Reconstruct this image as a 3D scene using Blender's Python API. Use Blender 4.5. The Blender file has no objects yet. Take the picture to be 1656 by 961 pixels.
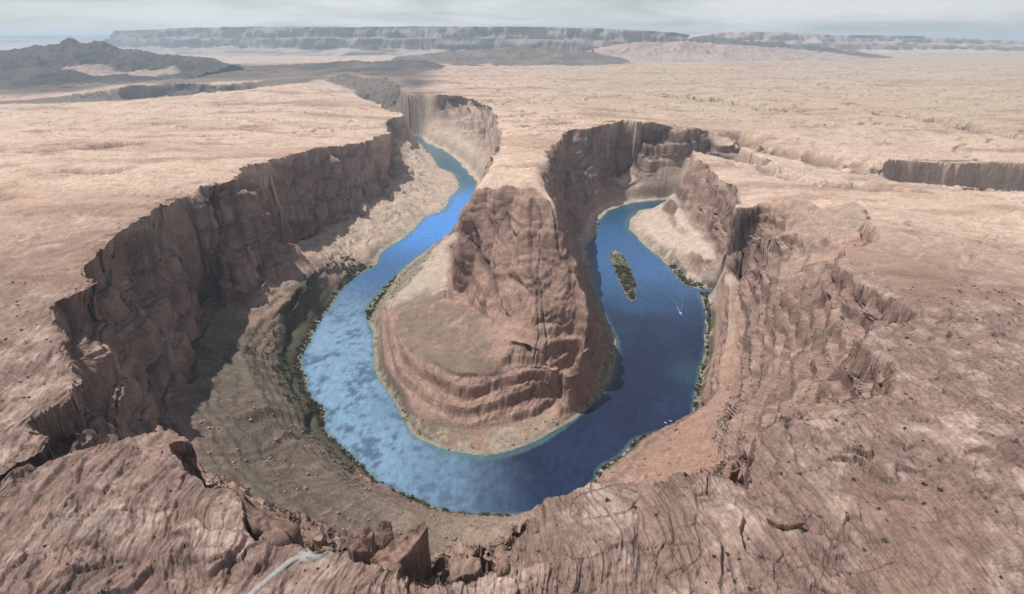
import bpy, math, random, time
import numpy as np
from mathutils import Vector, Matrix

T0 = time.time()
# ------------------------------------------------------------------ camera, sky, sun, exposure
scene = bpy.context.scene
COL = scene.collection
CAM_H = 560.0
PITCH = math.atan(0.465)
cam_data = bpy.data.cameras.new('camera')
cam_data.sensor_width = 36.0
cam_data.lens = 36.0 * 900.0 / 1656.0
cam_data.clip_start = 1.0
cam_data.clip_end = 200000.0
cam = bpy.data.objects.new('camera', cam_data)
COL.objects.link(cam)
cam.location = (0, 0, CAM_H)
cam.rotation_euler = (math.pi / 2 - PITCH, 0, 0)
scene.camera = cam

SUN_AZ = math.radians(-72.0)      # measured from +Y (view direction) towards +X
SUN_EL = math.radians(63.5)
world = bpy.data.worlds.new('World')
scene.world = world
world.use_nodes = True
wn, wl = world.node_tree.nodes, world.node_tree.links
wn.clear()
w_out = wn.new('ShaderNodeOutputWorld')
w_bg = wn.new('ShaderNodeBackground')
w_bg.inputs['Strength'].default_value = 0.068
sky = wn.new('ShaderNodeTexSky')
sky.sky_type = 'NISHITA'
sky.sun_disc = False
sky.sun_elevation = SUN_EL
sky.sun_rotation = SUN_AZ
sky.altitude = 1300
sky.dust_density = 2.0
# thin veil of high cloud over the whole dome
w_tc = wn.new('ShaderNodeTexCoord')
w_sep = wn.new('ShaderNodeSeparateXYZ')
wl.new(w_tc.outputs['Generated'], w_sep.inputs[0])
w_add = wn.new('ShaderNodeMath'); w_add.operation = 'ADD'; w_add.inputs[1].default_value = 0.12
w_abs = wn.new('ShaderNodeMath'); w_abs.operation = 'ABSOLUTE'
wl.new(w_sep.outputs['Z'], w_abs.inputs[0]); wl.new(w_abs.outputs[0], w_add.inputs[0])
w_dx = wn.new('ShaderNodeMath'); w_dx.operation = 'DIVIDE'
w_dy = wn.new('ShaderNodeMath'); w_dy.operation = 'DIVIDE'
wl.new(w_sep.outputs['X'], w_dx.inputs[0]); wl.new(w_add.outputs[0], w_dx.inputs[1])
wl.new(w_sep.outputs['Y'], w_dy.inputs[0]); wl.new(w_add.outputs[0], w_dy.inputs[1])
w_cmb = wn.new('ShaderNodeCombineXYZ')
wl.new(w_dx.outputs[0], w_cmb.inputs[0]); wl.new(w_dy.outputs[0], w_cmb.inputs[1])
w_n = wn.new('ShaderNodeTexNoise'); w_n.inputs['Scale'].default_value = 0.55
w_n.inputs['Detail'].default_value = 7; w_n.inputs['Roughness'].default_value = 0.58
w_n.inputs['Distortion'].default_value = 0.6
wl.new(w_cmb.outputs[0], w_n.inputs['Vector'])
w_r = wn.new('ShaderNodeValToRGB')
w_r.color_ramp.elements[0].position = 0.32; w_r.color_ramp.elements[0].color = (0.25, 0.25, 0.25, 1)
w_r.color_ramp.elements[1].position = 0.60; w_r.color_ramp.elements[1].color = (0.9, 0.9, 0.9, 1)
wl.new(w_n.outputs['Fac'], w_r.inputs[0])
w_mix = wn.new('ShaderNodeMixRGB')
w_mix.inputs['Color2'].default_value = (12.9, 13.05, 13.15, 1)
w_el = wn.new('ShaderNodeMath'); w_el.operation = 'DIVIDE'; w_el.inputs[0].default_value = 0.30
w_ad2 = wn.new('ShaderNodeMath'); w_ad2.operation = 'ADD'; w_ad2.inputs[1].default_value = 0.28
wl.new(w_abs.outputs[0], w_ad2.inputs[0]); wl.new(w_ad2.outputs[0], w_el.inputs[1])     # a thin layer looks denser towards the horizon
w_fm = wn.new('ShaderNodeMath'); w_fm.operation = 'MULTIPLY'; w_fm.use_clamp = True
wl.new(w_r.outputs[0], w_fm.inputs[0]); wl.new(w_el.outputs[0], w_fm.inputs[1])
wl.new(w_fm.outputs[0], w_mix.inputs['Fac'])
wl.new(sky.outputs[0], w_mix.inputs['Color1'])
wl.new(w_mix.outputs[0], w_bg.inputs['Color'])
wl.new(w_bg.outputs[0], w_out.inputs[0])

sun_data = bpy.data.lights.new('sun', 'SUN')
sun_data.energy = 4.3
sun_data.angle = math.radians(0.55)
sun_data.color = (1.0, 0.955, 0.89)
sun = bpy.data.objects.new('sun', sun_data)
COL.objects.link(sun)
_d = Vector((math.sin(SUN_AZ) * math.cos(SUN_EL), math.cos(SUN_AZ) * math.cos(SUN_EL), math.sin(SUN_EL)))
sun.rotation_euler = (-_d).to_track_quat('-Z', 'Y').to_euler()
sun.location = (0, 0, 3000)

scene.view_settings.view_transform = 'Standard'
scene.view_settings.look = 'None'
scene.view_settings.exposure = 0.0
scene.view_settings.gamma = 1.0
scene.render.engine = 'CYCLES'
scene.cycles.max_bounces = 6
scene.cycles.volume_bounces = 1
scene.cycles.use_denoising = True

# ------------------------------------------------------------------ survey of the place, in metres (camera stands over the origin, river at z = 0)
T = {
'river_outer': [(-6000, 5100), (-2600, 4700), (-1000, 4100), (-720, 3750), (-555.1, 3388.3), (-421.5, 2982.9), (-339.8, 2672.5), (-252.1, 2551.4), (-213.8, 2359.2), (-203.4, 2231.4), (-228.3, 2124.7), (-218.9, 2026.8), (-237.9, 1905.6), (-291.6, 1868), (-318.4, 1643.3), (-369.5, 1511.2), (-361.1, 1414.4), (-401.6, 1327.6), (-418.8, 1234.7), (-416.5, 1165.1), (-416.6, 1069.3), (-407.5, 988), (-405.3, 929.8), (-387.3, 876.8), (-370.1, 866.4), (-359.4, 820.7), (-333.6, 787.4), (-304.2, 762.9), (-300.3, 736.3), (-290.7, 708), (-264.7, 681.2), (-237.1, 651.8), (-207.6, 620.3), (-181.1, 595.7), (-152.3, 579.3), (-118.4, 561.3), (-91, 546.1), (-49.9, 537.7), (-22.5, 538.8), (7.2, 537.7), (42.3, 546.1), (76.5, 564.6), (113, 595.7), (123.2, 625.4), (157.4, 647.7), (186.1, 687), (236.5, 709.5), (281.8, 731.5), (300.1, 759.5), (312.5, 798.3), (356.7, 900.5), (389.3, 977.9), (411.7, 1049.4), (431.9, 1104.8), (442.4, 1165.1), (451.9, 1234.7), (498.9, 1231), (541.9, 1242), (505, 1249.4), (455.9, 1253.1), (432.3, 1272), (421.9, 1331.7), (414.6, 1461.4), (389.7, 1563.9), (367.8, 1723.3), (389.2, 1838.8), (457.1, 1952.5), (540.7, 1984.9), (800, 1990), (1080, 1790), (1500, 1640), (2400, 1500)],
'river_inner': [(-6000, 5250), (-2600, 4820), (-900, 4200), (-620, 3780), (-508, 3366.7), (-371.9, 3126.2), (-279, 2851.2), (-210.7, 2604), (-154.4, 2381.7), (-140, 2150), (-150, 1880), (-185.1, 1673.3), (-244.5, 1563.9), (-295.4, 1396.3), (-321.8, 1260.6), (-336.1, 1165.1), (-333, 1110.9), (-313.5, 1069.3), (-295.8, 1032.8), (-278.6, 963.1), (-258.6, 885.4), (-239.2, 844.1), (-209.8, 796.5), (-180.6, 741.2), (-158.2, 691.4), (-133.7, 674), (-109.4, 651.8), (-61.7, 639.7), (-37.1, 637.1), (2.7, 647.7), (44.2, 672.6), (85.3, 712.6), (115.8, 747.8), (154.7, 798.3), (184.6, 850.1), (207.5, 929.8), (217.7, 995.7), (211.7, 1069.3), (206.3, 1152), (205.9, 1299.3), (216.8, 1447.1), (220.4, 1547.8), (263.3, 1661.2), (295.2, 1817.5), (351, 1944.6), (452.7, 2044), (575, 2088.2), (820, 2060), (1100, 1880), (1500, 1740), (2400, 1600)],
'rim_outer': [(-3231.7, 3367.5, 205), (-3058.2, 3500.8, 205), (-2740.5, 3571.3, 205), (-2422.7, 3682.3, 205), (-2267.1, 4128.2, 203), (-2035.3, 4820.7, 200), (-1731.9, 5543.6, 200), (-1285.2, 4643.9, 195), (-849.9, 3710.7, 180), (-636.5, 3329.5, 172), (-569, 3180, 170), (-612.4, 3054.7, 176), (-636.4, 2850.4, 190), (-486, 2311.7, 212), (-509.4, 2121.8, 225), (-535.8, 1911.5, 238), (-565, 1835.1, 245), (-590.6, 1772.3, 252), (-603.9, 1553.6, 270), (-620.8, 1392.2, 282), (-636.3, 1314.5, 286), (-601.3, 1233, 288), (-588.6, 1118.4, 292), (-622.3, 1094.6, 294), (-617.1, 1032.4, 295), (-610.2, 984.4, 296), (-584.8, 860.3, 298), (-571.2, 765.9, 299), (-541.4, 694.6, 300), (-532.7, 642.1, 300), (-488.1, 603.3, 300), (-495.9, 566.5, 300), (-498.4, 550.3, 300), (-467.2, 514.4, 300), (-467.2, 503.2, 300), (-425.9, 474.5, 300), (-404.9, 435, 300), (-359.9, 397.5, 300), (-353.1, 370.6, 300), (-356, 337.4, 300), (-331.8, 322.4, 300), (-329.2, 309, 300), (-334.4, 279.9, 300), (-338.1, 257.1, 300), (-330.7, 248.7, 300), (-327.9, 272.2, 300), (-330, 291.6, 300), (-310.7, 303.2, 300), (-295, 310.3, 300), (-276.1, 317.6, 300), (-250.2, 327.3, 300), (-236.5, 320.3, 300), (-225, 316, 298), (-235.4, 307.1, 300), (-216.6, 288.5, 298), (-203.8, 282.7, 298), (-193.4, 271.6, 298), (-184.5, 273.7, 298), (-180.5, 275.5, 300), (-171.9, 266.8, 298), (-156.5, 241.2, 298), (-146.3, 232.7, 297), (-140, 235.8, 297), (-121.8, 228.8, 296), (-112.5, 225, 296), (-97.8, 226.2, 296), (-78.2, 218.8, 295), (-63.7, 212.9, 295), (-44, 204.9, 295), (-33.9, 206.4, 295), (-13.9, 212.5, 295), (-3.8, 218.4, 297), (3.2, 231.8, 300), (9.4, 238.4, 301), (11.1, 248.2, 302), (17.7, 253.1, 302), (19.1, 259.1, 303), (29.5, 260.1, 303), (42.9, 264.3, 303), (49.1, 273.4, 303), (58.3, 271.8, 303), (77.2, 273.4, 303), (84.8, 277.9, 304), (93.4, 273.4, 303), (112, 284.7, 303), (126.3, 285.8, 302), (135.8, 281.2, 302), (149, 275.5, 300), (162.5, 295.8, 300), (173.9, 322.7, 302), (188, 335.7, 303), (207.4, 340.9, 303), (232.1, 343.2, 303), (254.8, 354.1, 303), (289.8, 364.7, 303), (316.2, 389.2, 303), (333.9, 419, 302), (329.3, 450.6, 300), (328.8, 467.1, 300), (356.6, 487.2, 300), (386.1, 499.7, 299), (420.9, 514.1, 298), (428.6, 549.3, 296), (433.6, 586.5, 294), (427.4, 616.6, 291), (434.7, 650.9, 288), (440.2, 683.2, 286), (452.7, 727.5, 284), (498.3, 787.4, 280), (541.5, 807.1, 275), (597, 856.8, 268), (659, 980.6, 252), (713.3, 1088.9, 240), (767.1, 1202.3, 232), (685.4, 1191, 224), (682.7, 1277, 219), (600.7, 1284.7, 211), (527.7, 1254.8, 206), (579.5, 1421.5, 200), (595, 1582.6, 195), (633.5, 2009, 185), (677.3, 2111.7, 184), (771.3, 1883, 184), (909.2, 1661.2, 188), (1065.1, 1584.5, 191), (1362.2, 1463.7, 196), (1488.3, 1416.7, 198)],
'rim_inner': [(1783.6, 1734.8, 206), (1596.9, 1749.1, 205), (1397.7, 1782.9, 204), (1207.4, 1792.6, 204), (1102.4, 1649.3, 198), (1031.1, 1650.8, 194), (947, 1738.3, 190), (886.1, 1863, 188), (836.1, 2030, 192), (850.2, 2231.4, 203), (765.8, 2234, 240), (653.1, 2162, 266), (514.9, 2168.9, 274), (415.2, 2223, 276), (282.3, 2056.2, 274), (186.7, 1996.1, 272), (120.1, 1650.3, 282), (83, 1430.4, 293), (88.1, 1312.1, 298), (65.8, 1161.8, 305), (66.9, 1049.8, 312), (80.3, 961.1, 310), (73, 945.7, 302), (63.4, 984.2, 304), (45.8, 1021.1, 313), (2.3, 1030.6, 320), (-38.9, 1054.8, 312), (-78, 1087.3, 297), (-58.9, 1179.7, 305), (-53.2, 1387.6, 298), (-36.8, 1534.8, 290), (-22.5, 1893.2, 275), (-74.2, 2492, 262), (-153.7, 3038.1, 258), (-307.4, 3448, 255), (-442.2, 3544.2, 250), (-667.8, 3684.6, 245), (-794, 4233.3, 248), (-1050.3, 5072.9, 260), (-1269.8, 5242, 250), (-1562.2, 5648.1, 264), (-2017.7, 5485.6, 225), (-2376.7, 5012.7, 215), (-2908.3, 5012.7, 215), (-3047.8, 4812.7, 210), (-3174.7, 4278.5, 190), (-3384.7, 4066.6, 172), (-3767, 3934.1, 165)],
'foot_left': [(-545.8, 3215.9, 8), (-528.6, 2879.1, 35), (-474.7, 2263.3, 38), (-468.5, 1798.7, 42), (-534.2, 1600.1, 42), (-602.7, 1431.1, 44), (-639.3, 1244.6, 48), (-619.8, 1042.1, 62), (-553.5, 852.6, 68), (-469.5, 678.7, 85), (-407.9, 575.3, 100), (-358, 502, 105), (-278.5, 449.8, 105), (-206.9, 443.6, 80), (-140.5, 442.6, 70), (-83.4, 416.4, 65), (-18.2, 416.4, 65), (21.4, 432.2, 65), (93.8, 475.3, 65), (183.2, 498.5, 80), (253.5, 490.4, 120), (258, 460.3, 180), (306.6, 493.5, 205), (311.5, 455.1, 240)],
'slab_right': [(347.8, 510.1, 235), (399, 675.9, 170), (447.2, 807.6, 185), (511.9, 1087, 110), (519, 1181.2, 40)],
'alcove': [(605, 1005.4, 200), (634.2, 1081.8, 190), (551.2, 1137.1, 150), (502.4, 1218.5, 90), (527.7, 1349.7, 70), (489.5, 1485.8, 50), (485.4, 1652.5, 35), (524.6, 1854.6, 15)],
'foot_far': [(184.6, 1547.6, 25), (166.6, 1667.9, 60), (150.1, 1860.4, 110), (228.5, 1790, 55), (415.1, 2168.4, 72), (578.7, 2255, 85), (697, 2278.8, 90)],
'foot_pen_right': [(183.5, 1536.6, 25), (183.5, 1379.2, 28), (184.5, 1088.2, 25), (172.8, 939.3, 18), (135.8, 832.8, 14), (101.4, 783, 12)],
'foot_pen_up': [(-160, 1500, 60), (-152, 1330, 68), (-142, 1180, 72), (-134, 1080, 76), (-118, 1015, 80), (-95, 975, 86), (-42.6, 897.6, 100), (-23.8, 817.8, 106), (12.2, 797.8, 109), (51.8, 776.6, 105), (97, 771.6, 86)],
'pen_left_ridge': [(-78, 1087.3, 297), (-83.5, 1055.6, 283), (-101.2, 1057.9, 264), (-113.2, 1060.8, 242), (-115.2, 1049.7, 201), (-117.6, 1041.4, 157), (-104.7, 1030.2, 116), (-87.5, 1002.5, 85)],
'pen_right_ridge': [(73, 945.7, 302), (67.2, 978.3, 272.5), (81.8, 952.6, 249.3), (103.4, 923, 222.6), (114.3, 889.2, 191.9), (127.6, 866, 170.7), (127.3, 832.4, 140.4), (124, 813.8, 123.4), (108.2, 791.5, 103.3), (97, 771.6, 86), (95.8, 778.5, 58), (87.6, 785.9, 25), (77.7, 774.1, 12)],
'bench': [(-249.5, 1151.2, 44), (-248.4, 1029.3, 54), (-219.7, 929.5, 64), (-188.1, 850.9, 69), (-143.9, 808.3, 72), (-87.7, 762.3, 72), (-37.7, 756.8, 72), (32.2, 771.5, 72), (73.1, 780, 69), (96, 781.6, 62)],
'foot_low': [(-288.6, 1014.7, 4), (-238.8, 845.9, 8), (-189.2, 759.5, 10), (-143.4, 706.2, 11), (-84.3, 695.6, 11), (-26.8, 695.6, 11), (31.4, 718.7, 11), (79.6, 770.2, 11), (111.9, 834.3, 13)],
'bank_left': [(-177.6, 1389.8, 38), (-225.3, 1374.1, 30), (-260.2, 1285, 18), (-276.1, 1203.8, 14)],
'limb_r': [(-459, 3312.7, 30), (-299.6, 2955.9, 40), (-178.9, 2579.1, 45), (-111.3, 2337, 60)],
'gully': [(-388.4, 323.8, 255), (-390.4, 347.6, 250), (-399.8, 375.9, 235), (-406.3, 409.2, 215)],
'plateau': [(-180.7, 218.7, 300), (-247.2, 217, 302), (-294.1, 233, 303), (-280.2, 197.3, 303), (-243.1, 263.7, 301), (203.3, 234.7, 306), (333.6, 312.7, 310), (535.8, 522.8, 303), (352.6, 401.8, 304), (124.8, 214.5, 305), (721.7, 738.9, 275), (697.4, 809.9, 268), (838, 1088.9, 240), (1073.8, 1223.3, 222), (885.2, 1374.2, 212), (734.8, 1560.9, 200), (-1043.6, 1124.5, 288), (-1187.2, 1489.3, 282), (-1900.3, 2134.7, 252), (-1308, 2314.7, 250), (-1194.1, 2978.2, 222), (-611.9, 612.6, 300), (-436.2, 403.4, 303), (-687.4, 962.7, 294), (-745.3, 2598.5, 212), (1531.3, 2501.4, 225), (2417.1, 2951.8, 225), (1515.1, 3891.4, 235), (619.4, 3425.4, 240), (424.4, 5706.3, 250), (4770.7, 5982.4, 235), (2011.2, 2249.1, 212), (6.2, 2949.4, 255), (60.6, 1750.1, 280), (3, 1353.7, 300), (2.6, 1159.1, 312), (2871.9, 5890.4, 240), (-754.5, 5706.3, 250)],
'island': [(277.7, 1491.7), (297.3, 1520.3), (312.4, 1510.7), (321.9, 1437.2), (318.5, 1402.7), (316.6, 1337.7), (313.4, 1284.8), (294, 1189), (279.9, 1173.1), (273.2, 1202), (272, 1249.2), (270.2, 1322.2), (274.2, 1419.7), (273.5, 1455)],
'path': [(-141.8, 185.8, 299), (-135.7, 196.8, 298.5), (-129, 208.2, 298), (-123.2, 217.6, 297.5), (-118.5, 221.6, 297)],
'platform': [(-120.2, 220.4, 297), (-120.2, 224.5, 297), (-116.5, 227.1, 297), (-112.3, 223.7, 297), (-106.5, 223.3, 297), (-104.6, 226.2, 297), (-103.1, 223.3, 297), (-106.2, 220, 297), (-112.3, 217.6, 297), (-117.1, 217.6, 297)],
'crag_fin': [(-82, 227.5, 288), (-74.6, 231.4, 292), (-67.5, 233.6, 296), (-56.5, 239.3, 301), (-51.7, 241.6, 302), (-49.7, 238.9, 300), (-55.5, 230.5, 296), (-65.6, 222.2, 289), (-74.3, 224.2, 287)],
'crag_block': [(-35.5, 221.7, 294), (-29.9, 222.5, 296), (-23.7, 222.1, 295), (-18, 221.7, 296), (-16.9, 217.7, 294), (-19.8, 214.1, 293), (-26.5, 212.5, 293), (-33.5, 210.7, 291)],
'crag_knob': [(-8.5, 217.2, 298), (-5.5, 217.9, 300), (-2, 217.5, 299), (-1.3, 212.4, 297), (-6.7, 210.2, 296), (-10.2, 214, 296)],
'crag_slab': [(-77, 220.1, 293), (-69.3, 220.1, 294), (-61.2, 218, 295), (-63.4, 210.3, 292), (-72.3, 207.2, 291), (-82.7, 213.3, 292)],
'crag_stripe': [(-183, 272.2, 300), (-178.1, 273.4, 303), (-168.1, 262.7, 302), (-155.8, 261, 296), (-140.4, 255.3, 290), (-131.9, 252.2, 284), (-132.4, 248.3, 282), (-144.4, 243.9, 290), (-156.3, 244, 296), (-166.8, 257.1, 300)],
'crag_dome': [(-146.1, 232.2, 299), (-143, 234.4, 301), (-136.7, 235.3, 302), (-130.5, 234.8, 300), (-127.7, 231.8, 297), (-133.7, 228.4, 296), (-142.2, 228.8, 297)],
'crag_shelf': [(149.2, 239.2, 307), (155.2, 241.5, 309), (165.9, 239.6, 309), (168.5, 236, 307), (158.7, 234.3, 306), (150.8, 236.5, 306)],
'crag_prow': [(9.7, 236.6, 303), (10.7, 245.8, 304), (13.3, 248.7, 305), (16.7, 250.1, 305), (19.4, 243.5, 304), (17.8, 234.8, 303), (13.5, 232.1, 303)],
'crag_turret': [(76.4, 270.2, 305), (83.9, 275.2, 307), (90.9, 270.7, 306), (92.6, 260.7, 304), (83.5, 257.6, 304), (76.5, 260.7, 304)],
'crag_flute': [(-90.1, 268, 270), (-84.8, 268.5, 275), (-79.7, 269.7, 272), (-77.6, 265.2, 263), (-83.1, 259.8, 258), (-90.6, 261.9, 260)],
'crag_ledge': [(-100.6, 242.9, 287), (-93.2, 258.8, 281), (-88.4, 259.5, 276), (-86.1, 244.6, 273), (-93.9, 233.9, 286)],
'ledge_a': [(696.8, 1057.4, 243), (743, 986.9, 250), (766.7, 899.1, 258), (788, 804.3, 268), (807, 726.9, 275)],
'ledge_b': [(875.4, 2231, 196), (952.2, 2043.2, 194), (1018.1, 1884.5, 196), (1091.8, 1727.1, 200), (1163.4, 1735.8, 202)],
'ledge_c': [(1854.9, 2779.1, 222), (1945.2, 2632.4, 221), (1974.3, 2412.1, 217), (1993.8, 2160.9, 212)],
'ledge_d': [(956.4, 3696.3, 244), (1121.9, 3538.3, 240), (1268.1, 3326.3, 236), (1347.2, 3015.1, 230)],
'ledge_e': [(759, 1853, 190), (822.5, 1599.7, 200), (884, 1455.2, 208), (979.3, 1449.9, 206)],
'ledge_f': [(-1356.1, 1620.1, 275), (-1269.7, 1672, 273), (-1218.3, 1789.7, 268)],
'ledge_g': [(-1054.1, 1270.3, 284), (-1000.8, 1315, 283), (-902.3, 1274.9, 283)],
'wake_a': [(382.8, 1126.4), (398.3, 1171.8), (413.7, 1249.4), (417, 1319.4), (413.9, 1396.3), (412.9, 1491)],
'wake_b': [(380.1, 1126.4), (381.8, 1175.1), (378.4, 1242), (367.4, 1311.3), (350.1, 1378.6), (331, 1432.9)],
'boats': [(378, 1114), (-340.2, 815), (246.2, 725.1), (255.4, 729.9)],
}


# ------------------------------------------------------------------ noise
_rng = np.random.RandomState(7)
PERM = _rng.permutation(256).astype(np.int32)
PERM = np.concatenate([PERM, PERM, PERM])
_a = _rng.rand(256) * 2 * np.pi
G2 = np.stack([np.cos(_a), np.sin(_a)], 1).astype(np.float32)
_g = _rng.normal(size=(256, 3)); _g /= np.linalg.norm(_g, axis=1)[:, None]
G3 = _g.astype(np.float32)

def fade(t):
    return t * t * t * (t * (t * 6 - 15) + 10)

def pn2(x, y):
    x = np.asarray(x, np.float32); y = np.asarray(y, np.float32)
    fx = np.floor(x); fy = np.floor(y)
    xi = fx.astype(np.int32) & 255; yi = fy.astype(np.int32) & 255
    x = x - fx; y = y - fy
    u = fade(x); v = fade(y)
    p0 = PERM[xi]; p1 = PERM[xi + 1]
    def c(h, dx, dy):
        g = G2[h & 255]
        return g[..., 0] * dx + g[..., 1] * dy
    a = c(PERM[p0 + yi], x, y); b = c(PERM[p1 + yi], x - 1, y)
    d = c(PERM[p0 + yi + 1], x, y - 1); e = c(PERM[p1 + yi + 1], x - 1, y - 1)
    a = a + u * (b - a); d = d + u * (e - d)
    return (a + v * (d - a)) * 1.5

def pn3(x, y, z):
    x = np.asarray(x, np.float32); y = np.asarray(y, np.float32); z = np.asarray(z, np.float32)
    fx = np.floor(x); fy = np.floor(y); fz = np.floor(z)
    xi = fx.astype(np.int32) & 255; yi = fy.astype(np.int32) & 255; zi = fz.astype(np.int32) & 255
    x = x - fx; y = y - fy; z = z - fz
    u = fade(x); v = fade(y); w = fade(z)
    res = None
    lay = []
    for k in (0, 1):
        row = []
        for j in (0, 1):
            c = []
            for i in (0, 1):
                g = G3[PERM[PERM[PERM[xi + i] + yi + j] + zi + k] & 255]
                c.append(g[..., 0] * (x - i) + g[..., 1] * (y - j) + g[..., 2] * (z - k))
            row.append(c[0] + u * (c[1] - c[0]))
        lay.append(row[0] + v * (row[1] - row[0]))
    return (lay[0] + w * (lay[1] - lay[0])) * 1.5

def fbm2(x, y, n=4, gain=0.5, off=0.0):
    s = 0; a = 1.0; t = 0
    for k in range(n):
        s = s + a * pn2(x + off + 17.3 * k, y - off + 5.1 * k); t += a
        a *= gain; x = x * 2.03; y = y * 2.03
    return s / t

def ridge2(x, y, n=3, gain=0.5, off=0.0):
    s = 0; a = 1.0; t = 0
    for k in range(n):
        s = s + a * (1 - np.abs(pn2(x + off + 11.7 * k, y + off - 3.3 * k)) * 2); t += a
        a *= gain; x = x * 2.07; y = y * 2.07
    return s / t

def cells(x, y):
    """jittered cells: distance to the nearest joint between two cells, and a random value per cell"""
    x = np.asarray(x, np.float32); y = np.asarray(y, np.float32)
    xi = np.floor(x).astype(np.int32); yi = np.floor(y).astype(np.int32)
    f1 = np.full(x.shape, 9.0, np.float32); f2 = f1.copy(); cid = np.zeros(x.shape, np.int32)
    for i in (-1, 0, 1):
        for j in (-1, 0, 1):
            h_ = PERM[(PERM[(xi + i) & 255] + (yi + j)) & 255]
            g_ = PERM[h_ + 77]
            d_ = (xi + i + 0.1 + 0.8 * h_ / 255.0 - x) ** 2 + (yi + j + 0.1 + 0.8 * g_ / 255.0 - y) ** 2
            nearer = d_ < f1
            f2 = np.where(nearer, f1, np.minimum(f2, d_)); cid = np.where(nearer, PERM[g_ + 31], cid); f1 = np.where(nearer, d_, f1)
    return (np.sqrt(f2) - np.sqrt(f1)).astype(np.float32), (cid / 255.0).astype(np.float32)

def sstep(a, b, x):
    t = np.clip((x - a) / (b - a), 0, 1)
    return t * t * (3 - 2 * t)

def blurm(a, k):
    a = a.astype(np.float32)
    for ax in (0, 1):
        p = np.pad(a, [(k + 1, k) if d == ax else (0, 0) for d in (0, 1)], mode='edge')
        c = np.cumsum(p, ax, dtype=np.float64)
        n = a.shape[ax]
        a = ((c[2 * k + 1:] - c[:n]) if ax == 0 else (c[:, 2 * k + 1:] - c[:, :n])).astype(np.float32) / (2 * k + 1)
    return a

# ------------------------------------------------------------------ the terrain model: heights on a log-polar grid (fine near, coarse far)
NT = 956
TH_MAX = math.radians(70)
th = np.linspace(-TH_MAX, TH_MAX, NT)
DL = th[1] - th[0]
R0, R1 = 70.0, 9000.0
NL = int(math.log(R1 / R0) / DL) + 1
lr = math.log(R0) + DL * np.arange(NL)

def to_ij(p):
    p = np.asarray(p, float)
    t = np.arctan2(p[..., 0], p[..., 1]); l = np.log(np.hypot(p[..., 0], p[..., 1]))
    return (t + TH_MAX) / DL, (l - lr[0]) / DL

def densify(pts, closed=False, step=0.6):
    """points along a polyline, spaced about step cells; returns i, j, values"""
    P = [tuple(map(float, p)) for p in pts]
    if closed: P = P + [P[0]]
    out = []
    for a, b in zip(P[:-1], P[1:]):
        ia, ja = to_ij(a[:2]); ib, jb = to_ij(b[:2])
        n = max(2, int(max(abs(ib - ia), abs(jb - ja)) / step) + 1)
        for k in range(n):
            f = k / n
            out.append([a[m] + (b[m] - a[m]) * f for m in range(len(a))])
    out.append(list(P[-1]))
    out = np.array(out)
    i, j = to_ij(out[:, :2])
    return i, j, out

def fill(poly):
    """even-odd fill of a polygon on the grid"""
    i, j, _ = densify(poly, True, 1.5)
    cnt = np.zeros((NT, NL + 1), np.int16)
    for k in range(len(i) - 1):
        a, b, ja, jb = i[k], i[k + 1], j[k], j[k + 1]
        if a > b: a, b, ja, jb = b, a, jb, ja
        c0, c1 = max(0, math.ceil(a)), min(NT - 1, math.ceil(b) - 1)
        for c in range(c0, c1 + 1):
            f = (c - a) / (b - a)
            r = int(np.clip(math.ceil(ja + f * (jb - ja)), 0, NL))
            cnt[c, r] += 1
    return (np.cumsum(cnt, 1)[:, :NL] % 2).astype(bool)

RIVER = T['river_outer'] + T['river_inner'][::-1]
CANYON = ([(-7500.0, 4000.0)] + [p[:2] for p in T['rim_outer']] + [(2800.0, 1300.0), (2800.0, 1700.0)]
          + [p[:2] for p in T['rim_inner']] + [(-7500.0, 4900.0)])
PENINSULA = ([p for p in T['river_inner'] if p[1] < 2420 and p[0] < 480 and p[0] > -320]
             + [(300.0, 2150.0), (230.0, 2060.0), (60.0, 1800.0), (-60.0, 1800.0), (-120.0, 2200.0)])

II, JJ = np.meshgrid(np.arange(NT, dtype=np.float32), np.arange(NL, dtype=np.float32), indexing='ij')
TT, LL = np.meshgrid(th, lr, indexing='ij')
RR = np.exp(LL)
GX = (RR * np.sin(TT)).astype(np.float32); GY = (RR * np.cos(TT)).astype(np.float32)

def warp_lookup(mask, amp, freq, seed):
    di = fbm2(II * freq, JJ * freq, 4, 0.55, seed) * amp
    dj = fbm2(II * freq, JJ * freq, 4, 0.55, seed + 40.7) * amp
    a = np.clip(np.rint(II + di), 0, NT - 1).astype(int)
    b = np.clip(np.rint(JJ + dj), 0, NL - 1).astype(int)
    return mask[a, b]

m_can0 = fill(CANYON)
m_can = warp_lookup(m_can0, 6.5, 1 / 24.0, 3.0)
m_riv0 = fill(RIVER)
m_isl = warp_lookup(fill(T['island']), 1.6, 1 / 8.0, 9.0)
m_riv = warp_lookup(m_riv0, 2.2, 1 / 10.0, 5.0) & m_can0
m_pen = fill(PENINSULA)
_suf = np.maximum.accumulate(m_can0[:, ::-1], 1)[:, ::-1]
m_beyond = (~_suf) & (TT < -0.135 + 0.05 * fbm2(II / 40, JJ / 25, 3, 0.5, 7.0)) & (RR > np.where(TT < -0.30, 5700, 3400) + 500 * fbm2(II / 50, JJ / 20, 3, 0.5, 2.0))          # country on the far side of the upper canyon

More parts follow.
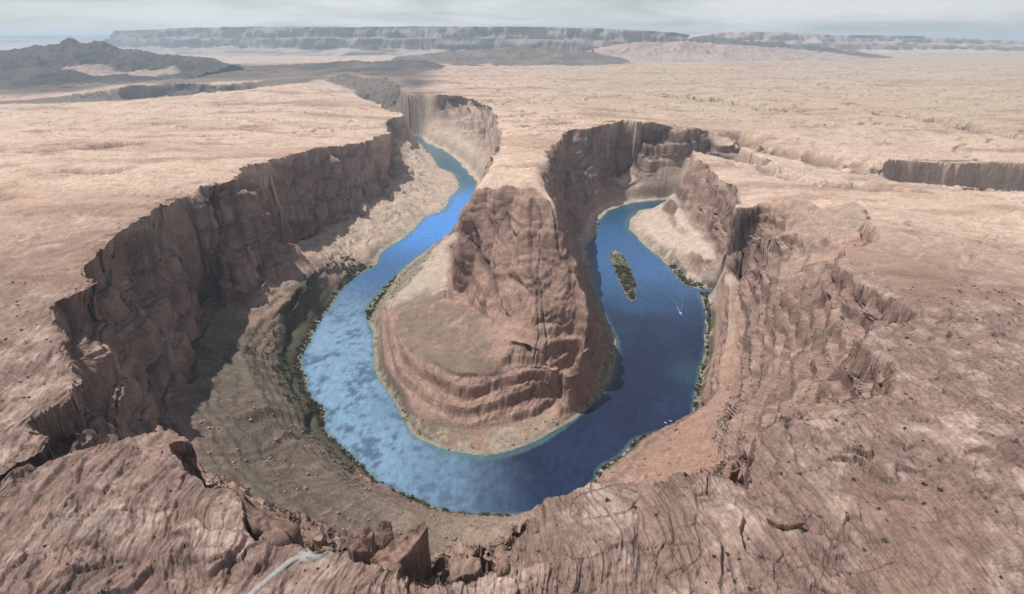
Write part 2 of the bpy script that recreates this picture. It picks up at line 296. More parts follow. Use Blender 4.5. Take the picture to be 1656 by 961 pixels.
# plateau heights: inverse-distance blend of the levelled points
pts = []
for key in ('rim_outer', 'rim_inner'):
    i, j, v = densify(T[key], False, 14.0)
    pts.append(v)
pts.append(np.array(T['plateau']))
far = []
for a in np.linspace(-72, 72, 20):
    for R, z in ((8500, 245), (12000, 235)):
        far.append((R * math.sin(math.radians(a)), R * math.cos(math.radians(a)), z))
for a in np.linspace(-72, 72, 14):
    far.append((90 * math.sin(math.radians(a)), 90 * math.cos(math.radians(a)), 303))
pts.append(np.array(far))
pts = np.concatenate(pts)
pi_, pj_ = to_ij(pts[:, :2])
S = 6
ci, cj = np.meshgrid(np.arange(0, NT + S, S), np.arange(0, NL + S, S), indexing='ij')
num = np.zeros(ci.shape); den = np.zeros(ci.shape)
for a, b, z in zip(pi_, pj_, pts[:, 2]):
    w = 1.0 / ((ci - a) ** 2 + (cj - b) ** 2 + 4.0) ** 1.7
    num += w * z; den += w
zc = num / den

def bilin(arr, i, j):
    i = np.clip(i, 0, arr.shape[0] - 1.001); j = np.clip(j, 0, arr.shape[1] - 1.001)
    a = i.astype(np.int32); b = j.astype(np.int32); u = i - a; v = j - b
    return (arr[a, b] * (1 - u) * (1 - v) + arr[a + 1, b] * u * (1 - v) + arr[a, b + 1] * (1 - u) * v + arr[a + 1, b + 1] * u * v)

z_plat = bilin(zc, II / S, JJ / S).astype(np.float32)

_nr = np.clip(blurm(blurm(m_can, 14), 10) * 6, 0, 1)
z_plat = z_plat * _nr + blurm(blurm(z_plat, 22), 16) * (1 - _nr)
# canyon interior: a membrane stretched between rims, ledges, cliff feet and the river bed
val = np.where(m_can, 0, z_plat).astype(np.float32)
fix = ~m_can
bed = m_riv & ~m_isl
INNER = ('foot_pen_right', 'foot_pen_up', 'pen_left_ridge', 'pen_right_ridge', 'bench', 'foot_low', 'bank_left')
for key in ('foot_left', 'slab_right', 'alcove', 'foot_far', 'foot_pen_right', 'foot_pen_up', 'pen_left_ridge', 'pen_right_ridge',
            'bench', 'foot_low', 'bank_left', 'limb_r', 'gully'):
    i, j, v = densify(T[key], False, 0.5)
    wi = fbm2(i * 0.06, j * 0.06, 3, 0.5, 20.0) * 4; wj = fbm2(i * 0.06, j * 0.06, 3, 0.5, 60.0) * 4
    a = np.clip(np.rint(i + wi), 0, NT - 1).astype(int); b = np.clip(np.rint(j + wj), 0, NL - 1).astype(int)
    ok = m_can[a, b]
    if key not in INNER:
        v[:, 2] = np.where(v[:, 2] > 60, 60 + 240 * np.clip((v[:, 2] - 60) / 240, 0, 1) ** (1 / 1.6), v[:, 2])
    val[a[ok], b[ok]] = v[ok, 2]; fix[a[ok], b[ok]] = True
val[bed] = -3.0; fix[bed] = True
val[m_isl] = 1.2; fix[m_isl] = True

def restrict(v, f):
    n, m = (v.shape[0] // 2) * 2, (v.shape[1] // 2) * 2
    vv = v[:n, :m].reshape(n // 2, 2, m // 2, 2); ff = f[:n, :m].reshape(n // 2, 2, m // 2, 2).astype(np.float32)
    s = ff.sum((1, 3))
    return (vv * ff).sum((1, 3)) / np.maximum(s, 1), s > 0

levels = [(val, fix)]
for k in range(6): levels.append(restrict(*levels[-1]))
h = levels[-1][0].copy(); h[~levels[-1][1]] = 100
for k in range(6, -1, -1):
    v, f = levels[k]
    if h.shape != v.shape:
        a, b = np.meshgrid((np.arange(v.shape[0]) - 0.5) / 2, (np.arange(v.shape[1]) - 0.5) / 2, indexing='ij')
        h = bilin(h, np.clip(a, 0, None), np.clip(b, 0, None)).astype(np.float32)
    h = np.where(f, v, h).astype(np.float32)
    for it in range(120 if k else 60):
        p = np.pad(h, 1, mode='edge')
        q = 0.25 * (p[:-2, 1:-1] + p[2:, 1:-1] + p[1:-1, :-2] + p[1:-1, 2:])
        h = np.where(f, v, q)
# steeper upper walls on the outer side; the peninsula's brow weathered round
_t = np.clip((h - 60) / np.maximum(z_plat - 60, 20), 0, 1)
_m = blurm(m_can & ~m_pen, 3)
h = np.where(h > 60, h * (1 - _m) + _m * (60 + (z_plat - 60) * _t ** 1.6), h)
_hb = blurm(blurm(h, 2), 1)
_m = blurm(m_pen & (GY < 1330), 5) * sstep(4, 12, h) * (1 - sstep(85, 100, h) * sstep(-40, -80, GX))
h = h * (1 - _m) + _hb * _m
_hb = blurm(blurm(h, 5), 3)
_m = blurm(m_pen & (GY < 1330), 6) * sstep(170, 215, h)
h = h * (1 - _m) + _hb * _m
# a sheer step right under the near rims
_nr = sstep(1150, 900, GY) * m_can * ~m_pen
h = h - _nr * 26 * (0.55 + 0.9 * sstep(-0.3, 0.4, fbm2(II / 22, JJ / 22, 3, 0.5, 160.0))) * np.exp(-np.maximum(z_plat - h, 0) / 55)
_sh = sstep(0.02, 0.34, blurm(blurm(m_riv, 10), 6)) * m_can * ~m_riv * ~m_isl * sstep(75, 35, h)
h = np.where(h > 0, h * (1 - 0.86 * _sh), h)
H = h.astype(np.float32)
print('solve', time.time() - T0)

# ------------------------------------------------------------------ fields on the grid used for detail and colour
blur = blurm
F_can = blur(m_can, 1)
F_rim = blur(m_can, 7)
F_riv = blur(m_riv & ~m_isl, 2)
F_bank = blur(m_riv, 6)
F_bank2 = blur(blur(m_riv, 10), 6)
F_bank3 = blur(blur(m_riv, 22), 12)
F_pen = blur(m_pen, 2)
F_isl = blur(m_isl, 1)
F_bey = blur(blur(m_beyond, 7), 5)
gt = np.gradient(H, axis=0) / (DL * RR); gl = np.gradient(H, axis=1) / (DL * RR)
sT, cT = np.sin(TT), np.cos(TT)
F_gx = blur(gl * sT + gt * cT, 2); F_gy = blur(gl * cT - gt * sT, 2)

# ------------------------------------------------------------------ terrain mesh: columns spread by azimuth, rows denser on cliffs
NC, NR = 1200, 1040
cth = np.linspace(-TH_MAX * 0.995, TH_MAX * 0.995, NC)
RF = np.geomspace(R1 * 1.01, 45000, 80)
rad_fine = np.concatenate([np.exp(lr), RF])
ci_ = (cth + TH_MAX) / DL
prof = bilin(H, np.repeat(ci_[:, None], NL, 1), np.repeat(np.arange(NL, dtype=float)[None], NC, 0))
prof = np.concatenate([prof, np.full((NC, len(RF)), 240.0)], 1)
ang = np.arctan2(prof - CAM_H, rad_fine[None])
dist = np.hypot(prof - CAM_H, rad_fine[None])
ds = np.hypot(np.diff(rad_fine)[None], np.diff(prof, axis=1)) / dist[:, 1:]
met = np.abs(np.diff(ang, axis=1)) + 0.18 * ds
k = 24
pm = np.pad(met, [(k + 1, k), (0, 0)], mode='edge'); cs = np.cumsum(pm, 0)
met = (cs[2 * k + 1:] - cs[:NC]) / (2 * k + 1)
cum = np.concatenate([np.zeros((NC, 1)), np.cumsum(met, 1)], 1)
rad = np.empty((NC, NR))
u = np.linspace(0, 1, NR)
for c in range(NC):
    rad[c] = np.interp(u * cum[c, -1], cum[c], rad_fine)

def F(name_arr, i, j):
    return bilin(name_arr, i, j).astype(np.float32)

def ground_fields(x, y):
    """base height and the masks at plan positions"""
    i, j = to_ij(np.stack([x, y], -1))
    d = {}
    d['i'], d['j'] = i, j
    d['z'] = F(H, i, j)
    for nme, arr in (('can', F_can), ('rim', F_rim), ('riv', F_riv), ('bank', F_bank), ('bank2', F_bank2), ('bank3', F_bank3), ('pen', F_pen), ('isl', F_isl), ('bey', F_bey), ('gx', F_gx), ('gy', F_gy)):
        d[nme] = F(arr, i, j)
    far = np.clip((np.hypot(x, y) - R1) / 2000, 0, 1)
    d['z'] = d['z'] * (1 - far) + 240 * far
    for nme in ('can', 'rim', 'riv', 'bank', 'bank2', 'pen', 'gx', 'gy'): d[nme] = d[nme] * (1 - far)
    return d

def shape(x, y):
    """full terrain surface: returns displaced x, y, z and the field dictionary"""
    d = ground_fields(x, y)
    z = d['z']
    r = np.hypot(x, y)
    sc = np.clip(r / 900.0, 0.55, 4.0)                    # bigger forms far out, where only they can be seen
    slope = np.hypot(d['gx'], d['gy'])
    can = d['can']
    shore = sstep(0.02, 0.2, d['bank2'])
    cliff = can * np.where(d['pen'] > 0.5, sstep(0.5, 0.95, slope), np.where((x > 250) & (y < 1500), sstep(0.75, 1.2, slope + 0.32 * sstep(70, 110, z)), sstep(0.75, 1.2, slope))) * (1 - d['riv']) * (1 - shore)
    talus = can * sstep(0.04, 0.2, slope) * (1 - cliff) * (1 - d['riv']) * (1 - 0.8 * shore)
    plat = 1 - sstep(0.1, 0.6, can)
    # --- plateau
    w1 = fbm2(x / 95, y / 95, 3, 0.5, 1.0)
    uu = x + 0.16 * y + (24 - 8 * sstep(0, 200, x)) * w1; vv = y - 0.16 * x
    sand = sstep(0.02, 0.32, fbm2(x / 210, y / 260, 3, 0.5, 70.0) + 0.26 * sstep(450, 900, r) - 0.16 * sstep(150, 420, x) * (1 - sstep(500, 900, r)))
    b1 = np.abs(pn2(uu / 9, vv / 60)); b2 = np.abs(pn2(uu / 27, vv / 120 + 9)); b3 = np.abs(pn2(uu / 3.6 + 4, vv / 19))
    amp = np.clip(1.25 - r / 2500, 0.25, 1.0) * (1 - 0.72 * sand)
    # overlapping slabs: long gentle backs ending in a short sharp scarp
    def slab(q):
        f_ = q - np.floor(q)
        return np.where(f_ < 0.91, f_ / 0.91, (1 - f_) / 0.09)
    sl0 = slab(uu / 3.3 + 0.9 * fbm2(x / 11, y / 30, 2, 0.5, 155.0))
    jn = np.minimum(np.abs(pn2(uu / 13 + 31, vv / 85)), np.abs(pn2(uu / 42, vv / 24 + 12)) * 1.6)
    joint = sstep(0.045, 0.012, jn) * sstep(-0.25, 0.1, fbm2(x / 40 + 9, y / 40, 2, 0.5, 88.0)) * np.clip(1.3 - r / 900, 0, 1)
    sl1 = slab(uu / 8.5 + 1.1 * fbm2(x / 26, y / 40, 3, 0.5, 55.0)); sl2 = slab(uu / 21 + 1.3 * fbm2(x / 50, y / 80, 3, 0.5, 5.0))
    b4 = np.abs(pn2(uu / 1.9 + 8, vv / 26))
    near_ = sstep(1100, 500, r); cw_ = 5 * pn2(x / 21, y / 21)
    e1, v1 = cells((uu + cw_) / 11, (vv + 1.6 * cw_) / 19); e2, v2 = cells((uu - cw_) / 4.6 + 40, (vv + cw_) / 7.5 + 13)
    bm_ = sstep(-0.28, 0.1, fbm2(x / 70 + 31, y / 70, 3, 0.5, 500.0)) * (1 - 0.85 * sand) * near_
    blk = bm_ * ((v1 - 0.5) * 3.2 + (v2 - 0.5) * 1.2 - 0.9 * sstep(0.10, 0.0, e1) - 0.5 * sstep(0.10, 0.0, e2))
    d['blk'] = bm_ * np.maximum(sstep(0.09, 0.02, e1), 0.6 * sstep(0.10, 0.02, e2)); d['bv'] = bm_ * (v1 - 0.5)
    gm = sstep(-0.25, 0.3, fbm2(x / 48, y / 62, 3, 0.55, 401.0)); gm2 = sstep(-0.2, 0.25, fbm2(x / 75, y / 60, 3, 0.55, 77.0))
    dz = (b1 * 1.2 + b2 * 3.0 + b3 * 0.9 + b4 * 0.7 + sl0 * 0.5 + sl1 * 1.2 * gm + sl2 * 2.2 * gm2 - 3.4) * amp + blk - joint * 1.2 * (1 - 0.8 * sand)
    d['joint'] = joint
    dz += fbm2(x / 330, y / 330, 4, 0.55, 33.0) * 13 * np.clip(r / 900, 0.3, 1.2)
    dz += fbm2(x / 55, y / 75, 3, 0.5, 133.0) * 3.0 * np.clip(1.4 - r / 900, 0, 1)
    dz += (np.abs(fbm2(x / 34, y / 22, 3, 0.55, 141.0)) * 3.2 - 0.6) * sstep(600, 1100, r) * sstep(4500, 2500, r)
    # two raised outcrops of slickrock by the near rim
    for (mx, my, sx, sy, hh) in ((70, 235, 62, 40, 8.0), (-250, 285, 70, 42, 8.0), (330, 330, 90, 60, 7.0)):
        dz += hh * np.exp(-(((x - mx) / sx) ** 2 + ((y - my) / sy) ** 2)) - 0
    st = fbm2(x / 130, y / 150, 4, 0.5, 12.0) * 26.0 / 5.5
    fs = st - np.floor(st)
    scp = sstep(-0.05, 0.3, fbm2(x / 110, y / 110, 2, 0.5, 311.0))
    dz += ((np.floor(st) + sstep(0.44, 0.56, fs)) - st) * 5.6 * scp * (1 - 0.5 * sand) * np.clip(1.3 - r / 2500, 0.5, 1)
    d['sl1'] = sl1; d['sl2'] = sl2; d['scarp'] = scp * sstep(0.38, 0.44, fs) * sstep(0.62, 0.56, fs)
    d['crest'] = b1
    d['crest2'] = b2
    d['sand'] = sand
    # long low ledges crossing the plateau
    d['lgl'] = np.zeros_like(x)
    sel = (y > 500) & (r < 5200) & (r > 600)
    if sel.any():
        sx_, sy_ = x[sel], y[sel]
        sx_ = sx_ + 0.03 * r[sel] * fbm2(x[sel] / 140, y[sel] / 140, 3, 0.55, 9.0); sy_ = sy_ + 0.05 * r[sel] * fbm2(x[sel] / 170, y[sel] / 170, 3, 0.55, 19.0)
        acc = np.zeros_like(sx_)
        for kk in 'abcdefg':
            best = np.full(sx_.shape, 1e9)
            for a, b in zip(T['ledge_' + kk][:-1], T['ledge_' + kk][1:]):
                ex, ey = b[0] - a[0], b[1] - a[1]
                tt = np.clip(((sx_ - a[0]) * ex + (sy_ - a[1]) * ey) / (ex * ex + ey * ey), 0, 1)
                best = np.minimum(best, np.hypot(sx_ - a[0] - tt * ex, sy_ - a[1] - tt * ey))
            acc = np.maximum(acc, sstep(1.0, 0.25, best / (0.034 * r[sel])))
        acc *= sstep(-0.35, 0.05, fbm2(x[sel] / 90, y[sel] / 90, 3, 0.55, 29.0))
        d['lgl'][sel] = acc
    dz -= d['lgl'] * 0.013 * r
    # rounded shoulders towards the rim
    edge = sstep(0.02, 0.45, d['rim']) * plat
    dz -= edge * (1.0 + 2.0 * b2) * np.clip(r / 500, 0.6, 1.6)
    farst = sstep(1300, 2600, r) * (1 - sstep(9000, 16000, r))
    stf = fbm2(x / 1100, y / 800, 5, 0.5, 312.0) * 5.5
    ff = stf - np.floor(stf)
    dz += ((np.floor(stf) + sstep(0.47, 0.53, ff)) - stf) * 8 * farst
    d['fscarp'] = farst * sstep(0.40, 0.47, ff) * sstep(0.60, 0.53, ff)
    farhill = sstep(4500, 16000, r)
    dz += farhill * (ridge2(x / 5200, y / 5200, 4, 0.5, 3.0) * 60 - 25)
    zz = z + plat * dz
    # the levelled footpath and viewing terrace
    lev = (x > -200) & (x < -60) & (y > 120) & (y < 260)
    if lev.any():
        px_, py_ = x[lev], y[lev]
        best = np.full(px_.shape, 1e9); bz = np.zeros(px_.shape)
        for (a, b) in zip(T['path'][:-1], T['path'][1:]):
            ax, ay, az = a; ex, ey, ez = b[0] - ax, b[1] - ay, b[2] - az
            tt = np.clip(((px_ - ax) * ex + (py_ - ay) * ey) / (ex * ex + ey * ey), 0, 1)
            dd_ = np.hypot(px_ - ax - tt * ex, py_ - ay - tt * ey)
            bz = np.where(dd_ < best, az + tt * ez, bz); best = np.minimum(best, dd_)
        pc = np.mean(np.array(T['platform'])[:, :2], 0)
        dp = np.hypot(px_ - pc[0], (py_ - pc[1]))
        m_ = np.maximum(sstep(9, 4.0, best), sstep(15, 9.5, dp) * plat[lev])
        bz = np.where(dp < 15, 297.0, bz)
        zz[lev] = zz[lev] * (1 - m_) + (bz - 0.25) * m_
        cliff[lev] *= (1 - m_)
    # --- cliffs: ledges
    ph = fbm2(x / 170, y / 170, 2, 0.5, 50.0) * 0.9
    per = 52.0
    t = z / per + ph; fr = t - np.floor(t)
    tr = cliff * (1 - 0.85 * d['pen']) * (1 - 0.8 * sstep(180, 300, x) * sstep(1400, 1200, y))
    zz = zz + tr * 0.62 * per * (sstep(0.40, 0.66, fr) - fr)
    per = 15.0
    t = z / per + ph * 2; fr = t - np.floor(t)
    zz = zz + tr * 0.5 * per * (sstep(0.38, 0.66, fr) - fr)
    rt_ = sstep(180, 300, x) * sstep(1400, 1200, y) * (1 - d['pen'])
    t = z / 24.0 + 0.7 * ph; fr = t - np.floor(t)
    zz = zz + np.maximum(cliff, 0.6 * talus * sstep(60, 110, z)) * rt_ * 0.5 * 24.0 * (sstep(0.44, 0.60, fr) - fr)
    d['led'] = rt_ * sstep(0.36, 0.44, fr) * sstep(0.62, 0.55, fr)
    perp = 23.0
    t = z / perp + 0.6 * ph; fr = t - np.floor(t)
    zz = zz + cliff * d['pen'] * 0.55 * perp * (sstep(0.35, 0.7, fr) - fr) * sstep(120, 95, z)
    # --- talus: gullies running down to the water, hummocks
    phi = np.arctan2(x - 10, y - 880)
    rr = np.hypot(x - 10, y - 880)
    gu = pn2(phi * 21 + 1.7 * fbm2(x / 90, y / 90, 2, 0.5, 4.0), rr / 170)
    gu2 = pn2(phi * 55 + 2.6 * fbm2(x / 60, y / 60, 2, 0.5, 14.0), rr / 110)
    hum0 = sstep(-0.3, 0.4, fbm2(x / 130, y / 130, 2, 0.5, 81.0))
    hum = fbm2(x / 60, y / 60, 5, 0.55, 8.0)
    outer = (1 - d['pen']) * (1 - 0.72 * sstep(60, 220, x))
    zz = zz + talus * (outer * (-np.abs(gu) * 10 * (0.4 + hum0) - np.abs(gu2) * 4.5 * (0.4 + hum0) + 3.5) + hum * (2.2 + 4 * outer)) * sc * sstep(2, 25, z)
    tl = z / 8.5 + 0.8 * fbm2(x / 80, y / 80, 3, 0.5, 66.0); tf = tl - np.floor(tl)
    d['tstr'] = pn2(tl * 1.7, x / 300)
    zz = zz + talus * (1 - d['pen']) * sstep(100, -80, x) * sstep(1300, 1000, y) * 4.2 * (sstep(0.3, 0.7, tf) - tf) * sstep(6, 20, z)
    zz = zz + can * (1 - d['riv']) * (fbm2(x / 12, y / 12, 3, 0.55, 18.0) * 1.2 + 0.7 * np.abs(pn2(x / 5.5, y / 5.5)) * (1 - d['pen'])) * sc
    zz = np.where(d['riv'] < 0.5, np.maximum(zz, np.minimum(z, 0.6) + 0.1), zz)
    # --- cliffs pushed in and out sideways: buttresses, rounded slabs, cracks, strata
    gl_ = np.maximum(slope, 1e-3)
    nx, ny = -d['gx'] / gl_, -d['gy'] / gl_
    s1 = 1 / (42 * sc); s2 = 1 / (17 * sc); s3 = 1 / (6.5 * sc)
    wob = 10 * pn3(x / 60, y / 60, z / 60)
    bil = np.abs(pn3((x + wob) * s1, (y + wob) * s1, z * s1 * 0.33))
    bil2 = np.abs(pn3((x - wob) * s2, (y + wob) * s2, z * s2 * 0.35 + 7))
    str_ = pn3(x / 240, y / 240, z / 11 + ph * 3)
    fine = pn3(x * s3, y * s3, z * s3 * 0.8)
    sl3 = slab((0.55 * x - 0.35 * y + 1.15 * z) / (17 * sc) + 1.4 * pn3(x / 70, y / 70, z / 70 + 2))
    sl4 = slab((-0.3 * x + 0.5 * y + 0.9 * z) / (7 * sc) + 1.4 * pn3(x / 33 + 3, y / 33, z / 33))
    rt = sstep(180, 300, x) * sstep(1400, 1200, y)
    sl5 = slab((0.5 * x - 0.25 * y + 1.2 * z) / 30 + 1.2 * pn3(x / 110, y / 110, z / 110 + 6))
    fr_ = 1 - 0.75 * sstep(1400, 2200, r)
    push = (bil * 24 + bil2 * 9 - 14 + str_ * 2.5 + fine * 2.6 + (sl3 * 6.0 + sl4 * 2.2) * fr_) * sc * (1 - rt) + rt * (bil * 12 - 11 + sl5 * 9 + sl3 * 5 + sl4 * 2.2 + str_ * 3 + fine * 2.6)
    push = push + sstep(-200, -330, x) * (np.abs(pn3(x / 95, y / 95, z / 190)) * 66 - 22)
    pf = d['pen'] * sstep(1400, 1200, y)
    lobe = np.abs(pn3((x + wob) / 62, (y + wob) / 80, z / 95)); lobe2 = np.abs(pn3((x - wob) / 19, (y - wob) / 24, z / 30 + 3))
    crk = sstep(0.07, 0.0, np.abs(pn3((x + 0.6 * wob) / 30 + 5, y / 260, z / 200)))
    pushp = lobe * 22 + lobe2 * 4.5 - 8 + str_ * 1.6 + fine * 1.3 - crk * 7
    low = sstep(95, 75, z)
    cw = np.abs((x + 37) - (945 - y) * 0.383 + 5 * pn2(z / 40, y / 50))
    crk = np.maximum(crk * (1 - low) * 0.6, sstep(6, 1.0, cw) * sstep(240, 200, z) * sstep(88, 98, z))
    pushp = lobe * 22 * (1 - 0.6 * low) + lobe2 * 4.5 * (1 - 0.4 * low) - 8 * (1 - 0.6 * low) + str_ * 2.0 + fine * 1.5 - crk * 9
    push = (push * (1 - pf) + pushp * pf) * cliff
    d['lobe'] = lobe; d['lobe2'] = lobe2; d['crk'] = crk; d['pf'] = pf
    xx = x + nx * push; yy = y + ny * push
    zz = zz + cliff * fine * 1.5
    d.update(slope=slope, cliff=cliff, talus=talus, plat=plat, bil=bil, bil2=bil2, str=str_, gul=np.abs(gu), fine=fine, r=r, hum=hum)
    return xx, yy, zz, d

TH2 = np.repeat(cth[:, None], NR, 1)
X0 = (rad * np.sin(TH2)).astype(np.float32); Y0 = (rad * np.cos(TH2)).astype(np.float32)
VX, VY, VZ, D = shape(X0, Y0)
print('shape', time.time() - T0)

# ------------------------------------------------------------------ colours of rock, sand, soil and scrub (albedo, with some shade and sunlight painted in)
def lerp(a, b, t):
    return a + (b - a) * t[..., None]
def C3(*c): return np.array(c, np.float32)

def colours(x, y, z, d):
    r = d['r']
    n1 = fbm2(x / 140, y / 140, 4, 0.55, 91.0); n2 = fbm2(x / 37, y / 37, 4, 0.6, 17.0); n3 = fbm2(x / 9, y / 9, 3, 0.6, 29.0)
    nearrock = C3(.28, .188, .153); pale = C3(.46, .34, .284); red = C3(.245, .143, .107); cream = C3(.61, .443, .342)  # nearrock: rock colour with the foreground's cloud shade painted in
    varn = C3(.115, .08, .068); tan = C3(.40, .30, .235); olive = C3(.15, .135, .095); ochre = C3(.47, .37, .265); brown = C3(.25, .165, .13)
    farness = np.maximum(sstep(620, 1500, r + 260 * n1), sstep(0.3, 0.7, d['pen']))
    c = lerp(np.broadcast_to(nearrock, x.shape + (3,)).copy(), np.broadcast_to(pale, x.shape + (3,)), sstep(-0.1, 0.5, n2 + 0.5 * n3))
    c = lerp(c, red, 0.75 * d['sand'] * sstep(-0.3, 0.3, n1 + .2))
    crack = sstep(0.14, 0.0, d['crest']) * (1 - 0.7 * d['sand'])
    crack = np.maximum(crack, sstep(0.12, 0.0, d['sl1']) * (1 - 0.8 * d['sand']))
    crack = np.maximum(crack, 0.8 * d['scarp'])
    crack = np.maximum(crack, 0.9 * d['blk'])
    c = c * (1 + 0.35 * d['bv'])[..., None]
    crack = np.maximum(0.8 * crack, 1.15 * d['joint'] * (1 - 0.85 * d['sand']))
    c = lerp(c, varn, 0.5 * crack * (1 - farness))
    fc = lerp(np.broadcast_to(cream, x.shape + (3,)).copy(), C3(.50, .335, .245), sstep(-0.05, 0.5, n1 + 0.5 * n2))
    fc = lerp(fc, C3(.64, .515, .42), sstep(0.05, 0.5, n3 + n2 * 0.6))
    fc = lerp(fc, ochre, sstep(1900, 3500, r) * sstep(-600, 600, x) * 0.7)
    fc = lerp(fc, C3(.47, .305, .225), sstep(0.0, 0.35, fbm2(x / 1500, y / 480, 4, 0.55, 611.0)) * 0.65)
    band = fbm2(x / 900, y / 260, 4, 0.55, 44.0)
    fc = lerp(fc, C3(.36, .24, .18), sstep(0.10, 0.42, band) * 0.85)
    patch = fbm2(x / 230, y / 120, 5, 0.62, 244.0)
    fc = lerp(fc, C3(.40, .262, .195), sstep(0.08, 0.38, patch) * 0.75)
    fc = lerp(fc, C3(.27, .195, .15), sstep(0.30, 0.5, patch + 0.4 * n3) * 0.7)
    fc = lerp(fc, C3(.20, .145, .12), d['fscarp'] * sstep(-0.1, 0.2, n2) * 0.8)
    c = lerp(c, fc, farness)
    c = lerp(c, C3(.20, .135, .108), d['lgl'] * 0.75)
    # inside the canyon
    st = sstep(-0.2, 0.5, d['str'] + 0.6 * n3)
    cc = lerp(np.broadcast_to(C3(.36, .24, .192), x.shape + (3,)).copy(), C3(.25, .163, .13), st)
    cc = lerp(cc, C3(.43, .32, .26), sstep(0.15, 0.6, n2 + .3 * n1))
    cc = lerp(cc, C3(.52, .40, .325), sstep(1500, 2300, y) * sstep(100, -50, x) * 0.55)  # left limb wall: sunlit brightness painted into its colour
    streak = sstep(0.05, 0.45, pn2((x + 0.6 * y) / 11, z / 160.0) + 0.35 * n1)
    cc = lerp(cc, varn, 0.6 * streak * (1 - 0.8 * sstep(180, 300, x) * sstep(1400, 1200, y)))
    cc = lerp(cc, C3(.15, .10, .083), 0.75 * d['led'] * sstep(-0.3, 0.1, n2))  # undercut shade painted as dark lines along the ledges
    tc = lerp(np.broadcast_to(tan, x.shape + (3,)).copy(), C3(.42, .265, .20), sstep(-0.2, 0.4, n1))
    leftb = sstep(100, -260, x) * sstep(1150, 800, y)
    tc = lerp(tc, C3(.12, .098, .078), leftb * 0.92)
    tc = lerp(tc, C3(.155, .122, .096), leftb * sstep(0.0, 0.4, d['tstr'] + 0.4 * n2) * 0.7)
    tc = lerp(tc, C3(.36, .215, .162), sstep(-60, 200, x) * sstep(1000, 600, y) * (1 - d['pen']))
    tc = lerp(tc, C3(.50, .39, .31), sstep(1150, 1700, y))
    tc = lerp(tc, C3(.26, .20, .155), 0.5 * sstep(0.2, 0.0, d['gul']) * (1 - d['pen']))
    tc = lerp(tc, C3(.54, .43, .355), sstep(360, 430, x) * sstep(1080, 1250, y) * sstep(2000, 1700, y) * sstep(85, 60, z) * 0.9)
    pn = d['pen']
    benchm = pn * sstep(47, 60, z + 6 * n2) * sstep(103, 92, z) * sstep(1150, 1050, y)
    pc = lerp(np.broadcast_to(C3(.40, .262, .208), x.shape + (3,)).copy(), C3(.315, .20, .158), sstep(-.2, .4, n2 + .3 * n3))
    barm = sstep(-95, -140, x) * sstep(1000, 1060, y)
    tc = lerp(tc, C3(.46, .37, .30), pn * barm)
    tc = lerp(tc, C3(.20, .175, .135), pn * barm * sstep(34, 22, z + 8 * n2) * 0.8)
    tc = lerp(tc, pc, pn * sstep(14, 24, z) * (1 - barm)); cc = lerp(cc, pc, pn * 0.7 * sstep(1500, 1200, y))
    tc = lerp(tc, C3(.215, .162, .13), benchm * sstep(-0.45, -0.15, n2 + n1 * 0.6) * 0.85)
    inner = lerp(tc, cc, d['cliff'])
    crk = sstep(0.10, 0.0, d['bil2']) * 0.55 + sstep(0.07, 0.0, d['bil']) * 0.5
    inner = lerp(inner, varn, np.clip(crk, 0, 0.8) * d['cliff'] * (1 - 0.9 * d['pf']))
    inner = lerp(inner, varn, np.clip(sstep(0.07, 0.0, d['lobe2']) * 0.45 + sstep(0.05, 0.0, d['lobe']) * 0.5 + d['crk'] * .95, 0, 0.9) * d['cliff'] * d['pf'])
    sandy = d['can'] * sstep(15, 6, z) * pn
    inner = lerp(inner, C3(.40, .335, .265), sandy * sstep(-0.1, 0.3, n3 + n2))
    veg = d['can'] * sstep(0.02, 0.16, d['bank2']) * sstep(26, 8, z) * sstep(-0.35, 0.05, n2 + 0.4 * n3) * sstep(1900, 1300, y)
    vegl = d['can'] * (1 - pn) * sstep(-200, -280, x) * sstep(0.04, 0.16, d['bank3'] + 0.05 * n2) * sstep(1350, 1150, y)
    veg = np.maximum(veg, vegl * (1 - pn))
    inner = lerp(inner, C3(.075, .071, .05), veg * (0.9 - 0.45 * pn))
    shore = d['can'] * sstep(2.2, 0.8, z)
    inner = lerp(inner, C3(.34, .30, .235), shore * 0.7)
    inner = lerp(inner, C3(.17, .155, .10), d['isl'] * sstep(1510, 1485, y))
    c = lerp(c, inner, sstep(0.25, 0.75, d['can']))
    # cloud shadow over the far-left ridges, hills and canyon wall, painted as dark rock
    ab = fbm2(x / 700, y / 700, 4, 0.6, 71.0)
    dark = np.clip(d['bey'] + 0.0, 0, 1) * sstep(9500, 7500, r)
    c = lerp(c, C3(.115, .09, .085), dark * np.clip(0.88 + 0.5 * ab, 0.3, 0.97))
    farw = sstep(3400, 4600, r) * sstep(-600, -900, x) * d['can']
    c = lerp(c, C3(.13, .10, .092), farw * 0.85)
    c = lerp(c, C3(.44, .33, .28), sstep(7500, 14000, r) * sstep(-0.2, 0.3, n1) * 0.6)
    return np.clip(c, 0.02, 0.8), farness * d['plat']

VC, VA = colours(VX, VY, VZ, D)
print('colour', time.time() - T0)

# ------------------------------------------------------------------ materials
def new_mat(name):
    m = bpy.data.materials.new(name); m.use_nodes = True
    nt = m.node_tree; b = nt.nodes['Principled BSDF']
    return m, nt, b

